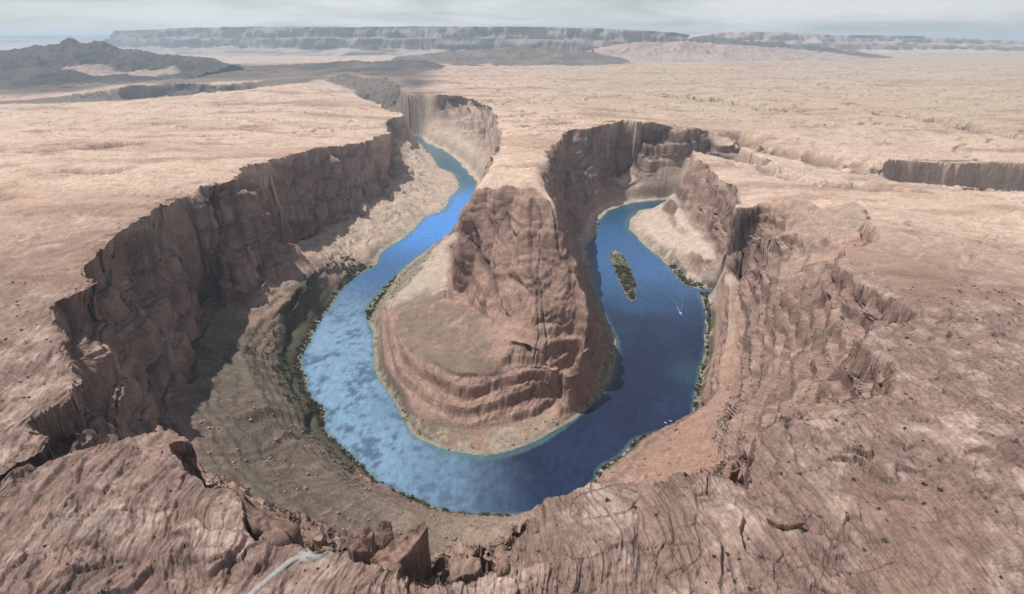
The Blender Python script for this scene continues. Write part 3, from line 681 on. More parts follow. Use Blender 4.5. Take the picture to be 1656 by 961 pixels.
def rock_material(name, attr=True, lin=None, linc=0.16, base=(.35, .24, .19), fine=0.55, rough=0.92, bump=1.0, speck=0.0):
    m, nt, b = new_mat(name)
    N, L = nt.nodes, nt.links
    b.inputs['Roughness'].default_value = rough
    b.inputs['Specular IOR Level'].default_value = 0.15
    geo = N.new('ShaderNodeNewGeometry')
    def noise(scale, detail=5, rough=0.6, vec=None, dist=0.0):
        n = N.new('ShaderNodeTexNoise'); n.inputs['Scale'].default_value = scale
        n.inputs['Detail'].default_value = detail; n.inputs['Roughness'].default_value = rough; n.inputs['Distortion'].default_value = dist
        L.new(vec if vec else geo.outputs['Position'], n.inputs['Vector'])
        return n
    if attr:
        a = N.new('ShaderNodeAttribute'); a.attribute_name = 'Col'; basec = a.outputs['Color']
    else:
        rgb = N.new('ShaderNodeRGB'); rgb.outputs[0].default_value = (*base, 1); basec = rgb.outputs[0]
    n1 = noise(0.35, 6, 0.65); n2 = noise(0.045, 5, 0.6, dist=0.5)
    mp = N.new('ShaderNodeMapping'); mp.inputs['Scale'].default_value = lin if lin else (0.05, 0.05, 0.55)
    if lin: mp.inputs['Rotation'].default_value = (0, 0, math.radians(-9))
    L.new(geo.outputs['Position'], mp.inputs['Vector'])
    n3 = noise(1.0, 5, 0.6, mp.outputs[0], 0.4)
    def ramp(fac, lo, hi, a=0.3, z=0.7):
        mr = N.new('ShaderNodeMapRange'); mr.inputs['From Min'].default_value = a; mr.inputs['From Max'].default_value = z
        mr.inputs['To Min'].default_value = lo; mr.inputs['To Max'].default_value = hi
        L.new(fac, mr.inputs['Value']); return mr.outputs[0]
    def mul(x, y):
        q = N.new('ShaderNodeMath'); q.operation = 'MULTIPLY'; L.new(x, q.inputs[0]); L.new(y, q.inputs[1]); return q.outputs[0]
    f = mul(mul(ramp(n1.outputs['Fac'], 1 - fine, 1 + fine), ramp(n2.outputs['Fac'], 0.82, 1.18)), ramp(n3.outputs['Fac'], 1 - linc, 1 + linc))
    if speck:
        v = N.new('ShaderNodeTexVoronoi'); v.inputs['Scale'].default_value = 0.16; v.inputs['Randomness'].default_value = 1.0
        L.new(geo.outputs['Position'], v.inputs['Vector'])
        sp = ramp(v.outputs['Distance'], speck, 0.0, 0.16, 0.30)
        sp = mul(sp, a.outputs['Alpha'])
        inv = N.new('ShaderNodeMath'); inv.operation = 'SUBTRACT'; inv.inputs[0].default_value = 1.0; L.new(sp, inv.inputs[1])
        f = mul(f, inv.outputs[0])
    vm = N.new('ShaderNodeVectorMath'); vm.operation = 'SCALE'
    L.new(basec, vm.inputs[0]); L.new(f, vm.inputs['Scale'])
    L.new(vm.outputs[0], b.inputs['Base Color'])
    bp = N.new('ShaderNodeBump'); bp.inputs['Strength'].default_value = 1.0; bp.inputs['Distance'].default_value = 1.6 * bump
    n4 = noise(0.22, 8, 0.68)
    L.new(n4.outputs['Fac'], bp.inputs['Height'])
    bp2 = N.new('ShaderNodeBump'); bp2.inputs['Strength'].default_value = 0.6; bp2.inputs['Distance'].default_value = 1.0 * bump
    L.new(n3.outputs['Fac'], bp2.inputs['Height']); L.new(bp.outputs[0], bp2.inputs['Normal'])
    L.new(bp2.outputs[0], b.inputs['Normal'])
    return m

M_plateau = rock_material('plateau_rock', fine=0.26, speck=0.34, lin=(0.62, 0.10, 0.45), linc=0.22)
M_wall = rock_material('cliff_rock', fine=0.30, bump=1.3)
M_talus = rock_material('talus_soil', fine=0.38)
M_pen = rock_material('peninsula_rock', fine=0.28, bump=1.2)

# ------------------------------------------------------------------ objects
def tag(o, label=None, cat=None, group=None, kind=None):
    if label: o['label'] = label
    if cat: o['category'] = cat
    if group: o['group'] = group
    if kind: o['kind'] = kind
    return o

def mesh_obj(name, verts, faces, mat=None, parent=None, smooth=False, col=None, link=True):
    me = bpy.data.meshes.new(name)
    v = np.asarray(verts, np.float32); f = np.asarray(faces, np.int32)
    me.vertices.add(len(v)); me.vertices.foreach_set('co', v.ravel())
    k = f.shape[1]
    me.loops.add(f.size); me.loops.foreach_set('vertex_index', f.ravel())
    me.polygons.add(len(f)); me.polygons.foreach_set('loop_start', np.arange(0, f.size, k, dtype=np.int32))
    me.polygons.foreach_set('loop_total', np.full(len(f), k, np.int32))
    if smooth: me.polygons.foreach_set('use_smooth', np.ones(len(f), bool))
    me.update(calc_edges=True)
    if col is not None:
        at = me.color_attributes.new('Col', 'FLOAT_COLOR', 'POINT')
        c4 = np.ones((len(v), 4), np.float32); c4[:, :col.shape[1]] = col
        at.data.foreach_set('color', c4.ravel())
    if mat: me.materials.append(mat)
    o = bpy.data.objects.new(name, me)
    if link: COL.objects.link(o)
    if parent: o.parent = parent
    return o

P = np.stack([VX, VY, VZ], -1).reshape(-1, 3)
CC = np.concatenate([VC, VA[..., None]], -1).reshape(-1, 4)
idx = np.arange(NC * NR).reshape(NC, NR)
quads = np.stack([idx[:-1, :-1], idx[1:, :-1], idx[1:, 1:], idx[:-1, 1:]], -1).reshape(-1, 4)
# vertex normals over the whole sheet, so that the pieces meet without a seam
du = np.gradient(np.stack([VX, VY, VZ], -1), axis=0); dv = np.gradient(np.stack([VX, VY, VZ], -1), axis=1)
NRM = np.cross(du, dv); NRM /= np.maximum(np.linalg.norm(NRM, axis=-1, keepdims=True), 1e-9)
if NRM[..., 2].mean() < 0: NRM = -NRM
NRM = NRM.reshape(-1, 3).astype(np.float32)

def qmean(a): return a.reshape(-1)[quads].mean(1)
q_can, q_pen, q_cliff, q_z, q_y = qmean(D['can']), qmean(D['pen']), qmean(D['cliff']), qmean(VZ), qmean(VY)
q_x = qmean(VX)
cls = np.zeros(len(quads), int)                        # 0 plateau
cls[(q_can > 0.5)] = 2                                 # 2 talus
cls[(q_can > 0.5) & (q_cliff > 0.45)] = 1              # 1 wall
cls[(q_pen > 0.5) & (q_y < 1750)] = 3                  # 3 rock peninsula
cls[(qmean(D['isl']) > 0.4)] = 4

def piece(name, sel, mat, label):
    q = quads[sel]
    used = np.unique(q)
    remap = np.full(len(P), -1, np.int32); remap[used] = np.arange(len(used))
    o = mesh_obj(name, P[used], remap[q], mat, smooth=True, col=CC[used])
    o.data.normals_split_custom_set_from_vertices(NRM[used])
    tag(o, label, kind='structure')
    return o

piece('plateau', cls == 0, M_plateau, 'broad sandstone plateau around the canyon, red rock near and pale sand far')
piece('canyon_wall', cls == 1, M_wall, 'sheer shadowed sandstone walls of the canyon around the river bend')
piece('talus_slope', cls == 2, M_talus, 'gullied debris slopes and shores between canyon walls and river')
piece('rock_peninsula', cls == 3, M_pen, 'massive rounded red sandstone promontory enclosed by the horseshoe river')
piece('island', cls == 4, M_talus, 'long narrow scrub covered island in the right arm of the river')
print('terrain', time.time() - T0, 'tris', len(quads) * 2)

# ------------------------------------------------------------------ river
def river_mesh():
    m = warp_lookup(m_riv0, 0.0, 0.1, 0.0)
    g = blur(m, 5) > 0.02
    sub = 2
    i = np.arange(0, NT, sub); j = np.arange(0, NL, sub)
    gi, gj = np.meshgrid(i, j, indexing='ij')
    keep = g[gi, gj]
    ix = np.arange(gi.size).reshape(gi.shape)
    q = np.stack([ix[:-1, :-1], ix[1:, :-1], ix[1:, 1:], ix[:-1, 1:]], -1)
    kq = keep[:-1, :-1] | keep[1:, :-1] | keep[1:, 1:] | keep[:-1, 1:]
    q = q[kq]
    used = np.unique(q); rm = np.full(gi.size, -1); rm[used] = np.arange(len(used))
    ui, uj = gi.ravel()[used], gj.ravel()[used]
    v = np.stack([GX[ui, uj], GY[ui, uj], np.zeros(len(ui))], -1)
    bankp = 1 - np.clip((blur(m_riv0, 4)[ui, uj] - 0.5) * 2, 0, 1)      # 1 at the water's edge
    x, y = v[:, 0], v[:, 1]
    n = fbm2(x / 60, y / 60, 5, 0.6, 77.0)
    deep = C3(.015, .023, .055); mid = C3(.05, .13, .29); pale = C3(.20, .32, .455); green = C3(.09, .17, .165); weed = C3(.045, .07, .125)
    n5 = fbm2(x / 150, y / 150, 3, 0.5, 23.0); nf = fbm2(x / 16, y / 16, 4, 0.65, 47.0)
    c = np.broadcast_to(deep, (len(x), 3)).copy()
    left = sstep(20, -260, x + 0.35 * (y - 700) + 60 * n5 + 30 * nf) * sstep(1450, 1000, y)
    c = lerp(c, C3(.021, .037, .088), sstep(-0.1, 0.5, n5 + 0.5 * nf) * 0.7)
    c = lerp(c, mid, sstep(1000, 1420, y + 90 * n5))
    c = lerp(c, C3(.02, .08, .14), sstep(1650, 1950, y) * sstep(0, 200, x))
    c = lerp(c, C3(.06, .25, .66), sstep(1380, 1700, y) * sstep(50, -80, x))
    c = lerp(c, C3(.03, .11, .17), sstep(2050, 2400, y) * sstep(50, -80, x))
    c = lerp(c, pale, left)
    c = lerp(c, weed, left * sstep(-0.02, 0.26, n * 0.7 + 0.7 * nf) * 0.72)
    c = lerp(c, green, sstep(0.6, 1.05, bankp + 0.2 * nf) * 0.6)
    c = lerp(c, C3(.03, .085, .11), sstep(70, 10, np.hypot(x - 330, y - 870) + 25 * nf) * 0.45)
    return mesh_obj('river', v, rm[q], None, smooth=True, col=c)

def water_material():
    m, nt, b = new_mat('river_water')
    N, L = nt.nodes, nt.links
    a = N.new('ShaderNodeAttribute'); a.attribute_name = 'Col'
    b.inputs['Roughness'].default_value = 0.2
    b.inputs['IOR'].default_value = 1.33
    geo = N.new('ShaderNodeNewGeometry')
    n = N.new('ShaderNodeTexNoise'); n.inputs['Scale'].default_value = 0.25; n.inputs['Detail'].default_value = 5
    L.new(geo.outputs['Position'], n.inputs['Vector'])
    n2 = N.new('ShaderNodeTexNoise'); n2.inputs['Scale'].default_value = 0.11; n2.inputs['Detail'].default_value = 8; n2.inputs['Roughness'].default_value = 0.7
    mp = N.new('ShaderNodeMapping'); mp.inputs['Scale'].default_value = (1.0, 0.45, 1); mp.inputs['Rotation'].default_value = (0, 0, 0.5)
    L.new(geo.outputs['Position'], mp.inputs['Vector']); L.new(mp.outputs[0], n2.inputs['Vector'])
    mr = N.new('ShaderNodeMapRange'); mr.inputs['From Min'].default_value = 0.3; mr.inputs['From Max'].default_value = 0.7
    mr.inputs['To Min'].default_value = 0.74; mr.inputs['To Max'].default_value = 1.26
    L.new(n2.outputs['Fac'], mr.inputs['Value'])
    vm = N.new('ShaderNodeVectorMath'); vm.operation = 'SCALE'
    L.new(a.outputs['Color'], vm.inputs[0]); L.new(mr.outputs[0], vm.inputs['Scale']); L.new(vm.outputs[0], b.inputs['Base Color'])
    bp = N.new('ShaderNodeBump'); bp.inputs['Strength'].default_value = 0.5; bp.inputs['Distance'].default_value = 0.8
    L.new(n.outputs['Fac'], bp.inputs['Height']); L.new(bp.outputs[0], b.inputs['Normal'])
    return m
riv = river_mesh(); riv.data.materials.append(water_material())
tag(riv, 'blue green river looping around the rock promontory', kind='structure')

# ------------------------------------------------------------------ far country: mesas, mountains, hills
def range_obj(name, label, crest, base, front, back, profile, ncol, nrow, rough, colour, seed, mat):
    """crest: [(x, y, z)] along the range; cross profile from front foot (t=-1) over the crest (0) to the back (1)"""
    cr = np.array(crest, float)
    s = np.concatenate([[0], np.cumsum(np.hypot(np.diff(cr[:, 0]), np.diff(cr[:, 1])))])
    S_ = np.linspace(0, s[-1], ncol)
    cx = np.interp(S_, s, cr[:, 0]); cy = np.interp(S_, s, cr[:, 1]); cz = np.interp(S_, s, cr[:, 2])
    t = np.concatenate([-np.linspace(1, 0, int(nrow * 0.75))[:-1] ** 1.15, np.linspace(0, 1, nrow - int(nrow * 0.75))])
    tx = np.gradient(cx); ty = np.gradient(cy); ln = np.hypot(tx, ty); nx, ny = ty / ln, -tx / ln
    sg = np.where((nx * -cx + ny * -cy) > 0, 1.0, -1.0)      # point to the camera side
    nx, ny = nx * sg, ny * sg
    W = np.where(t < 0, front, back)
    X = cx[:, None] + nx[:, None] * (-t * W)[None]; Y = cy[:, None] + ny[:, None] * (-t * W)[None]
    SS = np.repeat(S_[:, None], len(t), 1); TTm = np.repeat(t[None], ncol, 0)
    z, col, X, Y = profile(SS, TTm, cz[:, None], base, X, Y, nx[:, None], ny[:, None], seed)
    ix = np.arange(z.size).reshape(z.shape)
    q = np.stack([ix[:-1, :-1], ix[1:, :-1], ix[1:, 1:], ix[:-1, 1:]], -1).reshape(-1, 4)
    o = mesh_obj(name, np.stack([X, Y, z], -1).reshape(-1, 3), q, mat, smooth=True, col=col.reshape(-1, 3))
    return tag(o, label, kind='structure')

def mesa_profile(cliff_t=0.34, pal=((.34, .265, .24), (.12, .10, .10), (.44, .36, .325)), flute=260.0):  # default palette darkened to paint cloud shadow on the long mesa
    def f(s, t, cz, base, X, Y, nx, ny, sd):
        u = s / 900.0
        n = fbm2(u * 1.0, u * 0 + sd, 5, 0.55, sd)
        cz = cz + 22 * fbm2(s / 600, s * 0, 3, 0.5, sd + 3)
        spur = np.abs(fbm2(s / 1500, t * 1.2, 4, 0.55, sd + 9))
        # height along the profile: talus rises to the cliff foot, cliff in two bands, flat top
        a = np.clip(-t, 0, 1)
        foot = base + (cz - base) * 0.42
        tal = base + (foot - base) * np.clip((1 - a) / (1 - cliff_t * 0.35), 0, 1) ** 1.6
        kcl = np.clip((cliff_t * 0.35 - a) / (cliff_t * 0.35), 0, 1)
        band = np.where(kcl < 0.5, 0.46 * sstep(0.0, 0.28, kcl), 0.46 + 0.54 * sstep(0.5, 0.85, kcl))
        z = np.where(a < cliff_t * 0.35, foot + (cz - foot) * band, tal)
        z = np.where(t > 0, cz - 30 * t, z)
        cl = sstep(0.0, 0.1, kcl) * (t <= 0)
        z = z + (1 - cl) * (t < 0) * (spur * 120 - 25 + 25 * fbm2(s / 240, t * 14, 3, 0.5, sd + 4)) * np.clip((1 - a) * 3, 0, 1)
        push = cl * (np.abs(fbm2(s / (flute * 3.1), z / 260 + sd, 5, 0.62, sd)) * 430 + 500 * n * 0.7 + 60 * pn2(s / 3000, z / 30))
        push = push + (1 - cl) * 350 * n
        strat = pn2(s / 2500, z / 26.0)
        c = lerp(np.broadcast_to(C3(*pal[0]), s.shape + (3,)).copy(), C3(*pal[1]), sstep(-0.15, 0.35, strat * 1.3 + 0.3 * fbm2(s / 260, z / 70, 4, 0.6, sd)))
        c = lerp(c, C3(*pal[2]), (1 - cl) * sstep(-0.3, 0.3, fbm2(s / 700, t * 6, 3, 0.5, sd + 30)))
        return z, c, X + nx * push, Y + ny * push
    return f

def mountain_profile(pal=((.082, .068, .066), (.125, .10, .094)), sharp=0.8, ra=0.42, wl=700.0, patch=None):  # default palette is dark to stand for cloud shadow on the mountains
    def f(s, t, cz, base, X, Y, nx, ny, sd):
        a = np.abs(t)
        env = (1 - a) ** (1 / sharp)
        rg = ridge2(X / wl, Y / wl, 5, 0.55, sd)
        z = base + (cz - base) * env * (1 - ra * (1 - rg) * np.clip(a * 4, 0.10, 1))
        z = z + (42 * fbm2(X / 190, Y / 190, 5, 0.62, sd) + 26 * ridge2(X / 110, Y / 110, 3, 0.6, sd + 5) - 12) * np.sqrt(env) * np.maximum((cz - base) / 300, 0.55)
        c = lerp(np.broadcast_to(C3(*pal[0]), s.shape + (3,)).copy(), C3(*pal[1]), sstep(-0.2, 0.4, fbm2(X / 400, Y / 400, 4, 0.55, sd)))
        if patch:
            for (px, py, pr, pc) in patch:
                dd = np.hypot((X - px) / pr[0], (Y - py) / pr[1]) + 0.5 * fbm2(X / 300, Y / 300, 4, 0.55, 5.0)
                c = lerp(c, C3(*pc), sstep(1.0, 0.8, dd))
        return z, c, X, Y
    return f

M_far = rock_material('far_rock', fine=0.25, bump=3.0)

range_obj('mesa', 'long banded cliff mesa across the horizon, fading blue at its left end',
          [(-11104.1, 17500, 750.9), (-9386.6, 16500, 769.8), (-7876.3, 15500, 799.0), (-5767.8, 14500, 809.7), (-3697.9, 13800, 785.2), (-1834.4, 13300, 789.0), (-358.2, 12800, 780.4), (644.7, 12400, 762.4), (1585.1, 12000, 734.2), (2485.3, 11700, 698.2), (3024.1, 11500, 654.2), (3186.3, 11500, 560.0)],
          60, 4200, 5000, mesa_profile(), 900, 120, 1.0, None, 11.0, M_far)
range_obj('mesa', 'low pale mesa on the right horizon beyond the plain',
          [(4048.4, 14500, 546.7), (4688.1, 14500, 665.6), (5409.2, 14500, 705.0), (6623.5, 14600, 679.6), (7618.3, 14800, 627.5), (9043.0, 15200, 643.1), (10867.1, 15600, 588.5), (12455.4, 16000, 530.7), (14539.3, 16500, 454.2), (18981.6, 17500, 399.4)],
          120, 2600, 6000, mesa_profile(0.5, ((.52, .42, .37), (.40, .31, .27), (.54, .44, .38)), 420.0), 600, 80, 1.0, None, 23.0, M_far)
range_obj('mesa', 'flat hazy plateau edge at the far left of the horizon',
          [(-34036.4, 30000, 669.4), (-28001.6, 30000, 669.4), (-23173.7, 30000, 669.4), (-20449.4, 30000, 696.7), (-17131.6, 30000, 696.7)],
          150, 5000, 9000, mesa_profile(0.5), 240, 50, 1.0, None, 31.0, M_far)
range_obj('mountain', 'dark rugged mountain with a twin summit at the left edge',
          [(-7328.1, 6600, 376.8), (-6234.4, 6600, 413.8), (-5553.0, 6600, 438.4), (-5409.6, 6600, 462.9), (-5240.0, 6600, 469.0), (-5117.5, 6600, 493.4), (-4957.5, 6600, 511.6), (-4811.7, 6600, 547.9), (-4696.6, 6600, 554.0), (-4615.2, 6600, 517.7), (-4480.9, 6600, 541.9), (-4371.4, 6600, 529.8), (-4204.5, 6600, 462.9), (-4012.2, 6600, 432.2), (-3750.3, 6600, 407.6), (-3553.2, 6600, 389.1), (-3320.6, 6600, 376.8), (-3214.4, 6600, 339.6), (-3067.0, 6600, 302.2)],
          190, 1900, 1800, mountain_profile(ra=0.75, wl=560.0, patch=[(-3950, 5700, (330, 320), (.42, .32, .28)), (-3450, 5800, (260, 280), (.42, .32, .28))]), 460, 130, 1.0, None, 3.0, M_far)
range_obj('mountain', 'dark foothill below the twin summit at the left edge',
          [(-5951.3, 5300, 282.2), (-4953.8, 5300, 312.6), (-4408.2, 5300, 312.6), (-4128.3, 5300, 332.8), (-3917.2, 5300, 312.6), (-3715.1, 5300, 261.9), (-3453.2, 5300, 221.0)],
          170, 900, 900, mountain_profile(ra=0.75, wl=380.0), 260, 80, 1.0, None, 8.0, M_far)
range_obj('hills', 'dark low hills between the mountain and the river canyon',
          [(-3783.6, 7400, 256.9), (-3253.2, 7400, 249.9), (-2717.6, 7400, 270.9), (-2183.4, 7400, 291.9), (-1937.4, 7400, 319.8), (-1727.0, 7400, 305.9), (-1422.8, 7400, 319.8), (-1044.9, 7400, 312.8), (-821.3, 7400, 242.8)],
          215, 1500, 900, mountain_profile(ra=0.6, wl=480.0, pal=((.095, .074, .069), (.20, .152, .132))), 360, 90, 1.0, None, 15.0, M_far)  # dark palette paints the same cloud shadow onto these hills
range_obj('hills', 'brown rolling hills below the middle of the long mesa',
          [(-1784.3, 9300, 301.8), (-1211.7, 9300, 354.0), (-831.6, 9300, 388.6), (-358.6, 9300, 414.5), (113.0, 9300, 457.5), (490.6, 9300, 423.1), (963.1, 9300, 405.9), (1392.8, 9300, 336.6), (1729.6, 9300, 275.6)],
          215, 2200, 1300, mountain_profile(ra=0.55, wl=620.0, pal=((.15, .115, .10), (.24, .18, .152))), 360, 90, 1.0, None, 19.0, M_far)
range_obj('hills', 'pale knobs of rock below the right end of the long mesa',
          [(1365.8, 10200, 409.9), (1825.2, 10200, 485.2), (2183.3, 10200, 513.3), (2544.8, 10200, 503.9), (2902.9, 10200, 522.7), (3423.5, 10200, 485.2), (4152.4, 10200, 447.6), (4887.9, 10200, 391.0), (5954.1, 10200, 276.8)],
          215, 1500, 1500, mountain_profile(ra=0.6, wl=520.0, pal=((.46, .35, .30), (.36, .27, .23))), 360, 80, 1.0, None, 27.0, M_far)
range_obj('hills', 'dark ridge of rock running down to the right plain',
          [(3156.9, 11500, 517.9), (3965.9, 11500, 539.0), (4783.8, 11500, 507.4), (5610.9, 11500, 443.9), (6450.5, 11500, 348.1), (7185.5, 11500, 230.0)],
          215, 1100, 1500, mountain_profile(ra=0.5, wl=500.0, pal=((.11, .09, .088), (.17, .135, .125))), 300, 70, 1.0, None, 35.0, M_far)


# ------------------------------------------------------------------ single rocks along the near rim
M_rock = rock_material('rim_rock', fine=0.30, bump=0.5)
def rock_colour(v, base, seed):
    n = fbm2(v[:, 0] / 6 + v[:, 2] / 9, v[:, 1] / 6, 4, 0.6, seed)
    st = pn2(v[:, 0] / 40, v[:, 2] / 1.6 + seed)
    c = lerp(np.broadcast_to(C3(*base), v.shape).copy(), C3(*base) * 1.35, sstep(-0.1, 0.5, n))
    return lerp(c, C3(*base) * 0.62, sstep(0.1, 0.5, st) * 0.6)

def crag(name, label, pts, bottom, flare=1.12, rounding=0.0, seed=0.0, base=(.25, .16, .127), rough=1.0, group=None):
    pts = np.array(pts, float)
    c = pts.mean(0)
    d = np.hypot(*(np.roll(pts, -1, 0) - pts)[:, :2].T)
    cum = np.concatenate([[0], np.cumsum(d)]); n = 84
    s = np.linspace(0, cum[-1], n, endpoint=False)
    ring = np.stack([np.interp(s, cum, np.append(pts[:, k], pts[0, k])) for k in range(3)], 1)
    rows = []
    caps = np.linspace(0, 1, 9)[1:]
    for a in caps:
        p = c + (ring - c) * a
        if rounding: p[:, 2] += rounding * (math.sqrt(max(0, 1 - a * a)) - 0.0)
        rows.append(p)
    hts = np.linspace(0, 1, 16)[1:]
    for t in hts:
        p = ring.copy(); g = 1 + (flare - 1) * t
        p[:, :2] = c[:2] + (ring[:, :2] - c[:2]) * g
        p[:, 2] = ring[:, 2] + (bottom - ring[:, 2]) * t
        rows.append(p)
    v = np.concatenate([[c + np.array([0, 0, rounding])]] + rows)
    size = max(np.ptp(pts[:, 0]), np.ptp(pts[:, 1]))
    k1 = size * 0.28; k2 = size * 0.10
    ctr = np.append(c[:2], bottom)
    out = v - ctr; out[:, 2] *= 0.2; out /= np.maximum(np.linalg.norm(out, axis=1, keepdims=True), 1e-6)
    nz = (np.abs(pn3(v[:, 0] / k1 + seed, v[:, 1] / k1, v[:, 2] / (2.2 * k1))) * 0.14 + np.abs(pn3(v[:, 0] / k2, v[:, 1] / k2 + seed, v[:, 2] / (1.8 * k2))) * 0.055 - 0.05
          + 0.02 * pn3(v[:, 0] / 60, v[:, 1] / 60, v[:, 2] / 1.9)) * size * rough
    v = v + out * nz[:, None]
    v[:, 2] += 0.05 * size * rough * fbm2(v[:, 0] / k1, v[:, 1] / k1, 3, 0.5, seed)
    f = []
    for k in range(n): f.append((0, 1 + k, 1 + (k + 1) % n, 1 + (k + 1) % n))
    tri = np.array([(0, 1 + k, 1 + (k + 1) % n) for k in range(n)])
    q = []
    for rI in range(len(rows) - 1):
        a = 1 + rI * n; b = a + n
        for k in range(n): q.append((a + k, b + k, b + (k + 1) % n, a + (k + 1) % n))
    q = np.array(q)
    allf = np.concatenate([tri, q[:, [0, 1, 2]], q[:, [0, 2, 3]]])
    o = mesh_obj(name, v - np.array([c[0], c[1], bottom]), allf, M_rock, smooth=False, col=rock_colour(v, base, seed))
    o.location = (c[0], c[1], bottom)
    return tag(o, label, 'rock', group)

crag('rock_fin', 'tall wedge of rock with a dark near face standing off the rim, bottom centre', T['crag_fin'], 170, 1.15, 0, 1.0)
crag('rock_block', 'squat pale rock block on the brink just right of the tall dark wedge', T['crag_block'], 215, 1.1, 0, 2.0, (.285, .195, .158))
crag('rounded_rock', 'small rounded rock knob at the foot of the right-hand near cliff', T['crag_knob'], 262, 1.15, 1.5, 3.0)
crag('rock_slab', 'flat tilted rock slab in front of the tall dark wedge', T['crag_slab'], 262, 1.08, 0, 4.0, (.265, .175, .14))
crag('rock_buttress', 'striped rock buttress falling from the left near rim above the viewpoint', T['crag_stripe'], 195, 1.12, 0, 5.0)
crag('boulder', 'smooth domed boulder beside the head of the grey footpath', T['crag_dome'], 289, 1.12, 2.5, 6.0, (.265, .175, .14), 0.5)
crag('rock_shelf', 'overhanging rock shelf on the right foreground slickrock', T['crag_shelf'], 302.5, 0.9, 0.4, 7.0, (.24, .155, .122))
crag('rock_prow', 'upright rock prow where the right near cliff cuts in front of the river', T['crag_prow'], 215, 1.12, 1.0, 8.0, (.265, .175, .14))
crag('rock_turret', 'pointed rock turret on the near rim right of the river', T['crag_turret'], 255, 1.2, 2.0, 9.0, (.265, .175, .14))
crag('rock_tower', 'fluted grey rock tower below the viewpoint, left of the tall dark wedge', T['crag_flute'], 165, 1.15, 2.0, 10.0, (.27, .19, .155))
crag('rock_ledge', 'cracked rock ledge below the end of the viewing terrace', T['crag_ledge'], 205, 1.15, 0, 11.0)

# ------------------------------------------------------------------ loose boulders
def blob(seed, n=2):
    import bmesh
    bm = bmesh.new(); bmesh.ops.create_icosphere(bm, subdivisions=n, radius=1)
    v = np.array([x.co[:] for x in bm.verts]); f = np.array([[x.index for x in p.verts] for p in bm.faces]); bm.free()
    r = 1 + 0.5 * pn3(v[:, 0] * 0.9 + seed, v[:, 1] * 0.9, v[:, 2] * 0.9) + 0.2 * pn3(v[:, 0] * 2.3, v[:, 1] * 2.3 + seed, v[:, 2] * 2.3)
    v = v * r[:, None]; v = np.clip(v, -0.82, 0.86) ; v[:, 2] *= 0.75
    return v, f
BL = [blob(3.3 * k + 0.7, 1 if k else 2) for k in range(4)]
M_boulder = rock_material('boulder_rock', attr=False, base=(.31, .215, .175), fine=0.3, bump=0.3)
B_mesh = []
for k, (v, f) in enumerate(BL):
    o = mesh_obj('boulder', v, f, M_boulder, link=False); B_mesh.append(o.data); bpy.data.objects.remove(o)

def in_view(x, y, z, mg=0.02):
    dz = z - CAM_H
    yc = y * math.cos(PITCH) - dz * math.sin(PITCH); up = y * math.sin(PITCH) + dz * math.cos(PITCH)
    return (yc > 1) & (np.abs(x / yc) < 0.92 + mg) & (np.abs(up / yc) < 0.534 + mg)

rg = np.random.RandomState(21)
def scatter(n, x0, x1, y0, y1, keep):
    x = rg.uniform(x0, x1, n).astype(np.float32); y = rg.uniform(y0, y1, n).astype(np.float32)
    X, Y, Z, d = shape(x, y)
    k = keep(X, Y, Z, d) & in_view(X, Y, Z)
    return X[k], Y[k], Z[k], {a: b[k] for a, b in d.items()}

def place(name, mesh, x, y, z, s, rz, label, cat, group, tilt=0.0, sz=None):
    o = bpy.data.objects.new(name, mesh); COL.objects.link(o)
    o.location = (x, y, z); o.scale = (s, s, s if sz is None else sz)
    o.rotation_euler = (rg.uniform(-tilt, tilt), rg.uniform(-tilt, tilt), rz)
    return tag(o, label, cat, group)

def merged(name, protos, x, y, z, s, mat, label, cols=None, sz=1.0):
    if len(x) == 0: return None
    V, Fc, Cc, off = [], [], [], 0
    for k in range(len(x)):
        v, f = protos[k % len(protos)]
        a = rg.uniform(0, 6.28); ca, sa = math.cos(a), math.sin(a)
        w = np.stack([v[:, 0] * ca - v[:, 1] * sa, v[:, 0] * sa + v[:, 1] * ca, v[:, 2] * sz], 1) * s[k] + (x[k], y[k], z[k])
        V.append(w); Fc.append(f + off); off += len(v)
        if cols is not None: Cc.append(np.broadcast_to(cols[k], (len(v), 3)))
    o = mesh_obj(name, np.concatenate(V), np.concatenate(Fc), mat, col=np.concatenate(Cc) if cols is not None else None)
    return tag(o, label, kind='stuff')

X, Y, Z, d = scatter(9000, -420, 480, 330, 1000, lambda x, y, z, d: (d['can'] > 0.9) & (d['riv'] < 0.05) & (d['slope'] < 1.0) & (z > 6) & (z < 215) & (d['pen'] < 0.3))
clump = fbm2(X / 40, Y / 40, 3, 0.5, 101.0) + rg.uniform(-0.35, 0.35, len(X))
k = clump > 0.12
X, Y, Z = X[k], Y[k], Z[k]
s = 0.5 + 1.9 * rg.rand(len(X)) ** 3.5
order = np.argsort(-s / np.hypot(np.hypot(X, Y), Z - CAM_H))
top = order[:150]
for q in top:
    sect = ('right-hand near rim' if X[q] > 150 else 'prow and turret of the near rim' if X[q] > 0 else 'tall dark wedge' if X[q] > -110 else 'striped buttress' if X[q] > -230 else 'left-hand near rim')
    side = ('big boulder' if s[q] > 1.7 else 'boulder' if s[q] > 1.2 else 'small boulder') + ' ' + ('high on' if Z[q] > 90 else 'halfway down' if Z[q] > 40 else 'low on') + ' the slope below the ' + sect
    place('boulder', B_mesh[q % 4], X[q], Y[q], Z[q] + 0.25 * s[q], s[q] * 1.25, rg.uniform(0, 6), side, 'boulder', 'boulders on the debris slopes', 0.3)
rest = order[150:1700]
merged('boulder_debris', BL[1:], X[rest], Y[rest], Z[rest] + 0.2 * s[rest], s[rest], M_boulder, 'scattered small boulders on the debris slopes')

